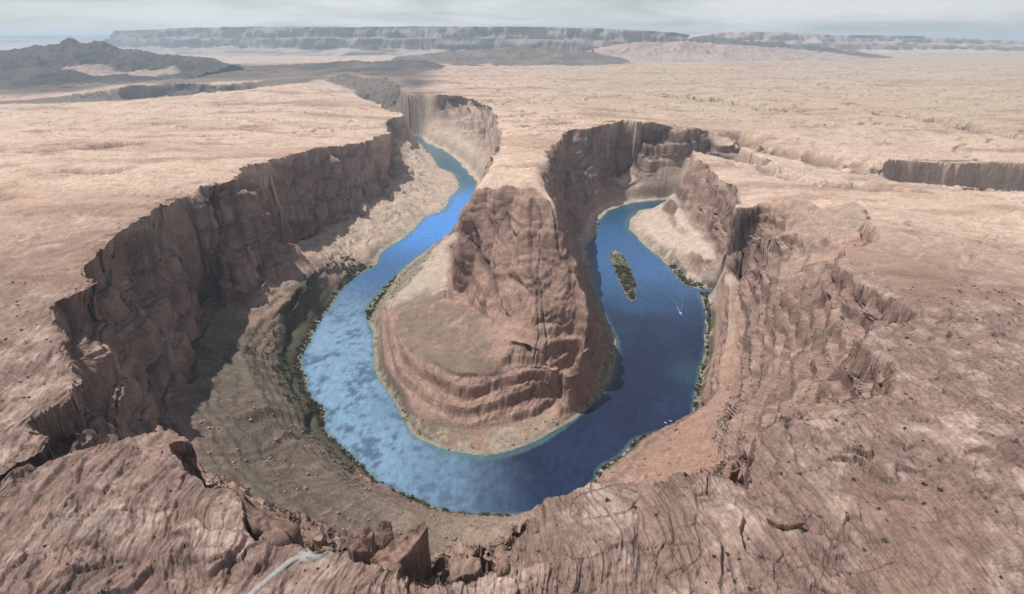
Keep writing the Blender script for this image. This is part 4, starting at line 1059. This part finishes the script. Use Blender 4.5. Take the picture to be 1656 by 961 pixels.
# ------------------------------------------------------------------ vegetation
def clump_mesh(n, seed, leaf=0.34, flat=0.62, up=0.5):
    r_ = np.random.RandomState(seed); V, Fc = [], []
    for k in range(n):
        p = r_.normal(size=3); p /= np.linalg.norm(p); p *= r_.uniform(0.55, 1.0) * (1 + 0.35 * math.sin(3 * math.atan2(p[1], p[0]) + seed))
        p[2] = abs(p[2]) * flat
        a = r_.normal(size=3); a /= np.linalg.norm(a); b = np.cross(a, r_.normal(size=3)); b /= np.linalg.norm(b)
        L_ = leaf * r_.uniform(0.7, 1.3); o = len(V)
        V += [p - a * L_ - b * L_ * 0.5, p + a * L_ - b * L_ * 0.5, p + b * L_ * 0.9]; Fc.append((o, o + 1, o + 2))
    return np.array(V), np.array(Fc)

def leaf_material(name, base, var=0.35):
    m, nt, b = new_mat(name)
    N, L = nt.nodes, nt.links
    b.inputs['Roughness'].default_value = 0.85; b.inputs['Specular IOR Level'].default_value = 0.1
    geo = N.new('ShaderNodeNewGeometry'); oi = N.new('ShaderNodeObjectInfo')
    n = N.new('ShaderNodeTexNoise'); n.inputs['Scale'].default_value = 0.09; n.inputs['Detail'].default_value = 4
    L.new(geo.outputs['Position'], n.inputs['Vector'])
    ad = N.new('ShaderNodeMath'); ad.operation = 'MULTIPLY_ADD'; ad.inputs[1].default_value = 0.45
    L.new(oi.outputs['Random'], ad.inputs[0]); L.new(n.outputs['Fac'], ad.inputs[2])
    mr = N.new('ShaderNodeMapRange'); mr.inputs['From Min'].default_value = 0.3; mr.inputs['From Max'].default_value = 1.0
    mr.inputs['To Min'].default_value = 1 - var; mr.inputs['To Max'].default_value = 1 + var
    L.new(ad.outputs[0], mr.inputs['Value'])
    vm = N.new('ShaderNodeVectorMath'); vm.operation = 'SCALE'; vm.inputs[0].default_value = base
    L.new(mr.outputs[0], vm.inputs['Scale']); L.new(vm.outputs[0], b.inputs['Base Color'])
    return m
M_shrub = leaf_material('shrub_leaf', (.075, .068, .048))
M_tam = leaf_material('riverside_leaf', (.095, .094, .058), 0.6)
SH = [clump_mesh(46, k + 1) for k in range(4)]
SL = [clump_mesh(14, k + 11, 0.5) for k in range(5)]
TM = [clump_mesh(22, k + 31, 0.42, 1.0) for k in range(5)]
S_mesh = []
for v, f in SH:
    o = mesh_obj('desert_shrub', v, f, M_shrub, link=False); S_mesh.append(o.data); bpy.data.objects.remove(o)

X, Y, Z, d = scatter(30000, -620, 720, 150, 620, lambda x, y, z, d: (d['plat'] > 0.9) & (d['rim'] < 0.35))
pref = (d['joint'] > 0.3) * 1.2 + (d['sl1'] < 0.10) * 0.25 + 0.25 * d['sand'] + 0.35 * (fbm2(X / 45, Y / 45, 3, 0.5, 201.0) > 0.15)
k = rg.rand(len(X)) < 0.5 * pref + 0.03
X, Y, Z, sd = X[k], Y[k], Z[k], d['sand'][k]
s = 0.40 + 1.3 * rg.rand(len(X)) ** 4
order = np.argsort(-s / np.hypot(np.hypot(X, Y), Z - CAM_H))
LAND = [(T['crag_shelf'], 'the overhanging rock shelf'), (T['crag_turret'], 'the pointed rock turret'), (T['crag_prow'], 'the upright rock prow'), (T['crag_dome'], 'the domed boulder at the path'),
        (T['crag_stripe'], 'the striped buttress'), (T['crag_fin'], 'the tall dark wedge'), ([(-260, 300, 300)], 'the left near rim corner'), ([(-270, 190, 300)], 'the bottom left corner'),
        ([(-420, 360, 300)], 'the gully at the left edge'), ([(-520, 560, 300)], 'the left canyon rim'), ([(180, 215, 300)], 'the bottom edge right of centre'), ([(290, 200, 300)], 'the bottom right corner'),
        ([(240, 300, 300)], 'the middle of the right slickrock'), ([(400, 330, 300)], 'the right edge of the slickrock'), ([(420, 450, 300)], 'the notch in the right rim'), ([(560, 560, 300)], 'the far right slickrock')]
LXY = np.array([np.mean(np.array(a)[:, :2], 0) for a, _ in LAND])
def region(x, y, size):
    k = int(np.argmin(np.hypot(LXY[:, 0] - x, LXY[:, 1] - y)))
    return ('large dark shrub' if size > 1.15 else 'dark shrub' if size > 0.75 else 'small dark shrub') + ' growing in the rock near ' + LAND[k][1]
for q in order[:290]:
    lab = region(X[q], Y[q], s[q])
    place('desert_shrub', S_mesh[q % 4], X[q], Y[q], Z[q] - 0.05, s[q], rg.uniform(0, 6), lab, 'shrub', 'dark desert shrubs on the near rock')
rest = order[290:6000]
merged('desert_scrub', SL, X[rest], Y[rest], Z[rest] - 0.05, s[rest], M_shrub, 'tiny scattered desert shrubs over the foreground rock')
print('shrubs', len(X))

# thickets along the outer shore, sparser brush on the inner bar and island
X, Y, Z, d = scatter(170000, -560, 520, 480, 1400, lambda x, y, z, d: (d['can'] > 0.9) & (d['riv'] < 0.25) & ((d['bank2'] > 0.015) | ((d['bank3'] > 0.05) & (x < -200))) & (z < 45) & (z > 0.2) & (d['slope'] < 0.9))
n = fbm2(X / 26, Y / 26, 3, 0.55, 61.0); inner_ = d['pen'] > 0.5
leftv = (X < -200) * sstep(0.05, 0.17, d['bank3'] + 0.05 * n) * 0.42
dens = np.where(inner_, sstep(0.0, 0.35, n) * 0.5 + 0.05, sstep(0.03, 0.16, d['bank2'] + 0.06 * n + 0.06 * (X < 0)) * sstep(-0.5, 0.0, n))
dens = np.where(inner_, dens, np.maximum(dens, leftv * sstep(-0.4, 0.2, n)))
k = rg.rand(len(X)) < dens * np.where(inner_, 0.5, 0.8)
X, Y, Z, inn = X[k], Y[k], Z[k], inner_[k]
s = np.where(inn, 0.6 + 1.5 * rg.rand(len(X)) ** 2, 0.9 + 3.2 * rg.rand(len(X)) ** 3)
print('riparian', len(X))
o_ = np.where(~inn)[0][:20000]
merged('riverside_thicket', TM, X[o_], Y[o_], Z[o_], s[o_], M_tam, 'dense olive thicket lining the outer river bank', sz=1.0)
i_ = np.where(inn)[0]
order = i_[np.argsort(-s[i_] / np.hypot(np.hypot(X[i_], Y[i_]), Z[i_] - CAM_H))]
T_mesh = []
for v, f in TM:
    o = mesh_obj('riverside_bush', v, f, M_tam, link=False); T_mesh.append(o.data); bpy.data.objects.remove(o)
for q in order[:160]:
    sect = 'left tip' if X[q] < -200 else 'left front' if X[q] < -80 else 'front' if X[q] < 40 else 'right front' if X[q] < 120 else 'right side'
    lab = ('large olive bush' if s[q] > 1.5 else 'olive bush' if s[q] > 1.0 else 'small olive bush') + ' on the sandy bar at the ' + sect + ' of the promontory'
    place('riverside_bush', T_mesh[q % 5], X[q], Y[q], Z[q], s[q], rg.uniform(0, 6), lab, 'bush', 'olive bushes on the sandy bar at the foot of the promontory')
merged('riverside_brush', TM, X[order[160:]], Y[order[160:]], Z[order[160:]], s[order[160:]], M_tam, 'sparse low brush over the inner river bar')
X, Y, Z, d = scatter(5000, 250, 360, 1240, 1530, lambda x, y, z, d: (d['isl'] > 0.6) & (y < 1492))
merged('island_brush', TM, X[:520], Y[:520], Z[:520] - 0.3, 0.8 + 1.5 * rg.rand(len(X[:520])) ** 1.5, M_tam, 'olive brush covering the river island')

# ------------------------------------------------------------------ footpath, terrace, railing, people
M_path, nt, b = new_mat('concrete_path')
b.inputs['Roughness'].default_value = 0.9
gn = nt.nodes.new('ShaderNodeNewGeometry'); nn = nt.nodes.new('ShaderNodeTexNoise'); nn.inputs['Scale'].default_value = 0.6; nn.inputs['Detail'].default_value = 5
nt.links.new(gn.outputs['Position'], nn.inputs['Vector'])
rp = nt.nodes.new('ShaderNodeValToRGB'); rp.color_ramp.elements[0].color = (.28, .24, .215, 1); rp.color_ramp.elements[1].color = (.37, .365, .36, 1)
rp.color_ramp.elements[0].position = 0.3; rp.color_ramp.elements[1].position = 0.7
nt.links.new(nn.outputs['Fac'], rp.inputs[0]); nt.links.new(rp.outputs[0], b.inputs['Base Color'])

def ribbon(name, line, width, thick, mat):
    L_ = np.array(line, float); V, Q = [], []
    t_ = np.gradient(L_[:, :2], axis=0); t_ /= np.linalg.norm(t_, axis=1, keepdims=True)
    nrm = np.stack([-t_[:, 1], t_[:, 0]], 1)
    for p, n in zip(L_, nrm):
        for sgn, dz in ((1, 0), (-1, 0), (-1, -thick), (1, -thick)):
            V.append((p[0] + n[0] * sgn * width / 2, p[1] + n[1] * sgn * width / 2, p[2] + dz))
    for k in range(len(L_) - 1):
        a, c = 4 * k, 4 * k + 4
        for m in range(4): Q.append((a + m, a + (m + 1) % 4, c + (m + 1) % 4, c + m))
    return mesh_obj(name, V, Q, mat)
_pl = np.array(T['path']); _s = np.concatenate([[0], np.cumsum(np.hypot(*np.diff(_pl[:, :2], axis=0).T))]); _u = np.linspace(0, _s[-1], 40)
_pl = np.stack([np.interp(_u, _s, _pl[:, k]) for k in range(3)], 1); _pl[:, 2] -= 0.1
pth = ribbon('path', _pl, 3.6, 0.3, M_path)
tag(pth, 'straight pale grey concrete footpath leading to the viewpoint', kind='structure')
pf = np.array(T['platform'], float); cpt = pf.mean(0)
V = [tuple(cpt)] + [tuple(p) for p in pf] + [(p[0], p[1], p[2] - 1.6) for p in pf]
n = len(pf)
Fp = [(0, 1 + k, 1 + (k + 1) % n) for k in range(n)]
for k in range(n):
    a, c = 1 + k, 1 + (k + 1) % n
    Fp += [(a, a + n, c + n), (a, c + n, c)]
V = np.array(V); V[:n + 1, 2] += 0.06
ter = mesh_obj('viewing_terrace', V, np.array(Fp), M_path)
tag(ter, 'grey concrete viewing terrace at the canyon brink', kind='structure')

M_metal, nt, b = new_mat('rusty_steel')
b.inputs['Base Color'].default_value = (.06, .045, .04, 1); b.inputs['Roughness'].default_value = 0.6; b.inputs['Metallic'].default_value = 0.4
gn = nt.nodes.new('ShaderNodeNewGeometry'); nn = nt.nodes.new('ShaderNodeTexNoise'); nn.inputs['Scale'].default_value = 6
nt.links.new(gn.outputs['Position'], nn.inputs['Vector'])
rp = nt.nodes.new('ShaderNodeValToRGB'); rp.color_ramp.elements[0].color = (.035, .03, .03, 1); rp.color_ramp.elements[1].color = (.10, .06, .04, 1)
nt.links.new(nn.outputs['Fac'], rp.inputs[0]); nt.links.new(rp.outputs[0], b.inputs['Base Color'])
def tube(a, b_, r=0.04, n=6):
    a = Vector(a); b_ = Vector(b_); dd = (b_ - a).normalized(); u_ = dd.orthogonal().normalized(); w_ = dd.cross(u_)
    V = []
    for p in (a, b_):
        for k in range(n):
            an = 2 * math.pi * k / n
            V.append(tuple(p + (u_ * math.cos(an) + w_ * math.sin(an)) * r))
    Q = [(k, (k + 1) % n, n + (k + 1) % n, n + k) for k in range(n)]
    return V, Q
rl = bpy.data.objects.new('railing', None); COL.objects.link(rl); rl.location = (pf[1][0], pf[1][1], 297.0)
tag(rl, 'dark steel safety railing along the brink of the viewing terrace', 'railing')
RP = [pf[k] for k in (1, 2, 3, 4)]
post = None
for a, c in zip(RP[:-1], RP[1:]):
    L_ = math.hypot(c[0] - a[0], c[1] - a[1]); m = max(2, int(L_ / 1.8))
    for k in range(m):
        p = a + (c - a) * k / m - np.array(rl.location)
        if post is None:
            v, q = tube((0, 0, 0), (0, 0, 1.1), 0.05); post = mesh_obj('post', v, q, M_metal, rl); post.location = p
        else:
            o = post.copy(); COL.objects.link(o); o.parent = rl; o.location = p
    for hgt in (0.55, 1.08):
        v, q = tube(Vector(a) - rl.location + Vector((0, 0, hgt)), Vector(c) - rl.location + Vector((0, 0, hgt)), 0.035)
        mesh_obj('rail', v, q, M_metal, rl)

def flat_mat(name, col, rough=0.8):
    m, nt, b = new_mat(name); b.inputs['Roughness'].default_value = rough
    gn = nt.nodes.new('ShaderNodeTexCoord'); nn = nt.nodes.new('ShaderNodeTexNoise'); nn.inputs['Scale'].default_value = 5
    nt.links.new(gn.outputs['Object'], nn.inputs['Vector'])
    mx = nt.nodes.new('ShaderNodeMixRGB'); mx.inputs[1].default_value = (*[c * 0.85 for c in col], 1); mx.inputs[2].default_value = (*[min(1, c * 1.12) for c in col], 1)
    nt.links.new(nn.outputs['Fac'], mx.inputs[0]); nt.links.new(mx.outputs[0], b.inputs['Base Color'])
    return m
M_skin = flat_mat('skin', (.45, .28, .2)); M_hair = flat_mat('hair', (.05, .035, .025))
CL = {'white': (.75, .75, .73), 'black': (.03, .03, .035), 'red': (.45, .06, .05), 'blue': (.07, .13, .34), 'grey': (.3, .3, .3), 'teal': (.05, .25, .27), 'yellow': (.6, .45, .08)}
M_cl = {k: flat_mat(k + '_cloth', v) for k, v in CL.items()}

def body_mesh(pose):
    """one continuous skinned figure, about 1.72 m tall, feet at z = 0"""
    sw = 0.12 if pose == 'walk' else 0.0
    V = [(0, 0, .95), (0, 0, 1.18), (0, 0.01, 1.40), (0, 0.01, 1.50), (0, 0.03, 1.60), (0, 0.03, 1.70),
         (.095, 0, .90), (.10, sw, .50), (.10, sw * 0.9, .08), (.10, sw + .15, .04),
         (-.095, 0, .90), (-.10, -sw, .50), (-.10, -sw * 1.3, .08), (-.10, -sw * 1.3 + .15, .04),
         (.18, 0, 1.40), (.24, -sw, 1.14), (.25, -sw + .06, .90), (.25, -sw + .09, .80),
         (-.18, 0, 1.40), (-.24, sw, 1.14), (-.25, sw + .06, .90), (-.25, sw + .09, .80)]
    if pose == 'photo':
        for o_, sg in ((14, 1), (18, -1)):
            V[o_ + 1] = (.24 * sg, .08, 1.18); V[o_ + 2] = (.14 * sg, .30, 1.40); V[o_ + 3] = (.06 * sg, .34, 1.46)
    E = [(0, 1), (1, 2), (2, 3), (3, 4), (4, 5), (0, 6), (6, 7), (7, 8), (8, 9), (0, 10), (10, 11), (11, 12), (12, 13), (2, 14), (14, 15), (15, 16), (16, 17), (2, 18), (18, 19), (19, 20), (20, 21)]
    R_ = [.15, .14, .15, .06, .095, .085, .09, .065, .045, .04, .09, .065, .045, .04, .07, .05, .038, .04, .07, .05, .038, .04]
    me = bpy.data.meshes.new('person'); me.from_pydata(V, E, [])
    o = bpy.data.objects.new('person', me); COL.objects.link(o)
    md = o.modifiers.new('skin', 'SKIN'); 
    for k, sv in enumerate(me.skin_vertices[0].data):
        sv.radius = (R_[k], R_[k] * (0.75 if k in (0, 1, 2) else 1.0)); sv.use_root = (k == 0)
    sb = o.modifiers.new('sub', 'SUBSURF'); sb.levels = 1; sb.render_levels = 1
    dg = bpy.context.evaluated_depsgraph_get(); ev = o.evaluated_get(dg)
    out = bpy.data.meshes.new_from_object(ev)
    bpy.data.objects.remove(o)
    return out
poses = {p: body_mesh(p) for p in ('stand', 'walk', 'photo')}
def person(x, y, rz, pose, shirt, trousers, label, z=297.06):
    me = poses[pose].copy(); me.name = 'person'; me.materials.clear()
    for m in (M_cl[shirt], M_cl[trousers], M_skin, M_hair): me.materials.append(m)
    for p in me.polygons:
        c = p.center
        p.material_index = 3 if (c.z > 1.66 or (c.z > 1.58 and c.y < 0.0)) else 2 if (c.z > 1.47 or (abs(c.x) > 0.2 and c.z < 1.05)) else 0 if c.z > 0.95 else 1
        p.use_smooth = True
    o = bpy.data.objects.new('person', me); COL.objects.link(o); o.location = (x, y, z); o.rotation_euler = (0, 0, rz)
    return tag(o, label, 'person', 'visitors at the viewpoint')
px0, py0 = cpt[0], cpt[1]
for (dx, dy, rz, ps, a, c, lab) in [
    (-6, 2.4, 0.2, 'stand', 'white', 'blue', 'person in a white shirt and blue trousers at the railing, leftmost'),
    (-4.4, 3.0, -0.3, 'photo', 'red', 'black', 'person in a red shirt taking a picture at the railing'),
    (-2.2, -2.6, 1.6, 'walk', 'black', 'grey', 'person in black walking across the near side of the terrace'),
    (-1.0, -3.2, 2.6, 'stand', 'blue', 'black', 'person in a blue shirt standing at the near edge of the terrace'),
    (0.6, -3.4, -2.6, 'stand', 'grey', 'blue', 'person in a grey shirt facing the one in blue on the terrace'),
    (2.6, 2.0, 0.0, 'photo', 'teal', 'black', 'person in a teal shirt taking a picture at the middle of the railing'),
    (6.4, 2.2, 0.1, 'stand', 'black', 'black', 'person all in black at the right end of the railing'),
    (7.6, 1.7, 0.6, 'stand', 'yellow', 'grey', 'person in a yellow shirt at the right end of the railing'),
    (5.2, 0.8, -0.4, 'walk', 'white', 'black', 'person in a white shirt and black trousers on the right of the terrace')]:
    person(px0 + dx, py0 + dy, rz, ps, a, c, lab)

# ------------------------------------------------------------------ boats and wake
def box(x0, x1, y0, y1, z0, z1, tap=0.0):
    v = [(x0, y0, z0), (x1, y0, z0), (x1, y1, z0), (x0, y1, z0), (x0 + tap, y0 + tap, z1), (x1 - tap, y0 + tap, z1), (x1 - tap, y1 - tap, z1), (x0 + tap, y1 - tap, z1)]
    return v, [(0, 3, 2, 1), (4, 5, 6, 7), (0, 1, 5, 4), (1, 2, 6, 5), (2, 3, 7, 6), (3, 0, 4, 7)]
M_white = flat_mat('white_hull', (.78, .79, .80), 0.4); M_blue = flat_mat('blue_tube', (.10, .16, .38), 0.5); M_dark = flat_mat('dark_motor', (.04, .04, .045), 0.4); M_red = flat_mat('red_hull', (.30, .06, .05), 0.5)
def hull(l, w, h_, n=14):
    V, Q = [], []
    for k in range(n):
        t = k / (n - 1); wd = w / 2 * (1 - max(0, (t - 0.55) / 0.45) ** 2.2 * 0.92); sh = h_ * (1 + 0.35 * max(0, t - 0.6))
        y = -l / 2 + l * t
        for (a, zz) in ((-1, sh), (-0.75, 0.12 * h_), (0, -0.35), (0.75, 0.12 * h_), (1, sh), (0.82, sh * 0.96), (0.8, 0.35 * h_), (-0.8, 0.35 * h_), (-0.82, sh * 0.96)):
            V.append((a * wd, y, zz))
    m = 9
    for k in range(n - 1):
        for q in range(m): Q.append((k * m + q, k * m + (q + 1) % m, (k + 1) * m + (q + 1) % m, (k + 1) * m + q))
    return V, Q
def boat(x, y, rz, l, w, mat, label, big):
    root = bpy.data.objects.new('tour_boat' if big else 'small_boat', None); COL.objects.link(root)
    root.location = (x, y, 0.05); root.rotation_euler = (0, 0, rz); tag(root, label, 'boat')
    v, q = hull(l, w, 0.9 if big else 0.5); mesh_obj('hull', v, q, mat, root)
    if big:
        v, q = box(-w * .38, w * .38, -l * .42, l * .25, 0.35, 0.5); mesh_obj('deck', v, q, M_white, root)
        for k in range(4):
            v, q = box(-w * .34, w * .34, -l * .28 + k * 1.6, -l * .28 + k * 1.6 + .6, 0.5, 0.95, 0.04); mesh_obj('bench', v, q, M_blue, root)
        v, q = box(-w * .4, w * .4, -l * .34, l * .1, 2.3, 2.42, 0.06); cn = mesh_obj('canopy', v, q, M_white, root)
        for sx in (-1, 1):
            for yy in (-l * .32, l * .08):
                v, q = tube((sx * w * .37, yy, 0.5), (sx * w * .37, yy, 2.3), 0.04); mesh_obj('canopy_post', v, q, M_metal, root)
    else:
        v, q = box(-w * .4, w * .4, -0.2, 0.2, 0.3, 0.42); mesh_obj('seat', v, q, M_white, root)
    v, q = box(-.25, .25, -l / 2 - .55, -l / 2 + .05, -0.1, 1.0 if big else 0.6, 0.06); mesh_obj('outboard_motor', v, q, M_dark, root)
    return root
B = T['boats']
boat(B[0][0], B[0][1], math.pi + 0.05, 11.5, 3.6, M_white, 'white tour boat heading towards the bend with a long wake behind it', True)
boat(B[1][0], B[1][1], 2.2, 7.0, 2.4, M_red, 'small dark red boat near the left river bank', False)
boat(B[2][0], B[2][1], 0.8, 4.2, 1.2, M_white, 'small white boat by the right bank, left of its neighbour', False)
boat(B[3][0], B[3][1], 1.1, 4.2, 1.2, M_white, 'small white boat by the right bank, nearest the thicket', False)

M_foam, nt, b = new_mat('foam')
b.inputs['Base Color'].default_value = (.5, .6, .72, 1); b.inputs['Roughness'].default_value = 0.6
gn = nt.nodes.new('ShaderNodeNewGeometry'); nn = nt.nodes.new('ShaderNodeTexNoise'); nn.inputs['Scale'].default_value = 0.7; nn.inputs['Detail'].default_value = 4
nt.links.new(gn.outputs['Position'], nn.inputs['Vector'])
rp = nt.nodes.new('ShaderNodeValToRGB'); rp.color_ramp.elements[0].color = (.03, .07, .19, 1); rp.color_ramp.elements[1].color = (.24, .33, .47, 1)
rp.color_ramp.elements[0].position = 0.38; rp.color_ramp.elements[1].position = 0.66
nt.links.new(nn.outputs['Fac'], rp.inputs[0]); nt.links.new(rp.outputs[0], b.inputs['Base Color'])
def wave(line, w0, w1, hgt):
    L_ = np.array(line, float); s_ = np.concatenate([[0], np.cumsum(np.hypot(*np.diff(L_, axis=0).T))]); u_ = np.linspace(0, s_[-1], 60)
    Lx = np.interp(u_, s_, L_[:, 0]); Ly = np.interp(u_, s_, L_[:, 1])
    kx = np.gradient(Lx); ky = np.gradient(Ly); m = np.hypot(kx, ky); nx, ny = -ky / m, kx / m
    V, Q = [], []
    for k in range(60):
        t = k / 59; w = (w0 + (w1 - w0) * t) * (1 + 0.3 * math.sin(k * 1.7)) * (1 - t ** 4); h_ = hgt * (1 - t)
        for a, z in ((-1, 0.01), (0, 0.03 + h_), (1, 0.01)): V.append((Lx[k] + nx[k] * w * a, Ly[k] + ny[k] * w * a, z))
    for k in range(59):
        for a in (0, 1): Q.append((3 * k + a, 3 * k + a + 1, 3 * k + a + 4, 3 * k + a + 3))
    return V, Q
V, Q = [], []
for ln, w0, w1, hh in ((T['wake_a'][:3], 0.4, 0.15, 0.25), (T['wake_b'][:3], 0.4, 0.15, 0.25), ([(B[0][0], B[0][1] + 5), (B[0][0] + 1, B[0][1] + 16), (B[0][0] + 1, B[0][1] + 42)], 2.2, 0.6, 0.25)):
    v, q = wave(ln, w0, w1, hh); off = len(V); V += v; Q += [tuple(i + off for i in t) for t in q]
wk = mesh_obj('boat_wake', V, Q, M_foam, smooth=True)
tag(wk, 'V-shaped foaming wake trailing behind the white tour boat', kind='stuff')
# ------------------------------------------------------------------ air
def haze_box():
    x0, x1, y0, y1, z0, z1 = -46000, 46000, -6000, 46000, -30, 900
    v = [(x, y, z) for z in (z0, z1) for y in (y0, y1) for x in (x0, x1)]
    f = [(0, 2, 3, 1), (4, 5, 7, 6), (0, 1, 5, 4), (1, 3, 7, 5), (3, 2, 6, 7), (2, 0, 4, 6)]
    m = bpy.data.materials.new('air'); m.use_nodes = True
    nt = m.node_tree; nt.nodes.clear()
    o = nt.nodes.new('ShaderNodeOutputMaterial'); p = nt.nodes.new('ShaderNodeVolumePrincipled')
    p.inputs['Color'].default_value = (0.64, 0.84, 1.0, 1)
    p.inputs['Density'].default_value = 4.3e-5
    p.inputs['Anisotropy'].default_value = 0.2
    nt.links.new(p.outputs[0], o.inputs['Volume'])
    ob = mesh_obj('haze', v, f, m)
    tag(ob, 'thin bluish desert haze filling the distance', kind='stuff')
haze_box()
print('total', time.time() - T0)
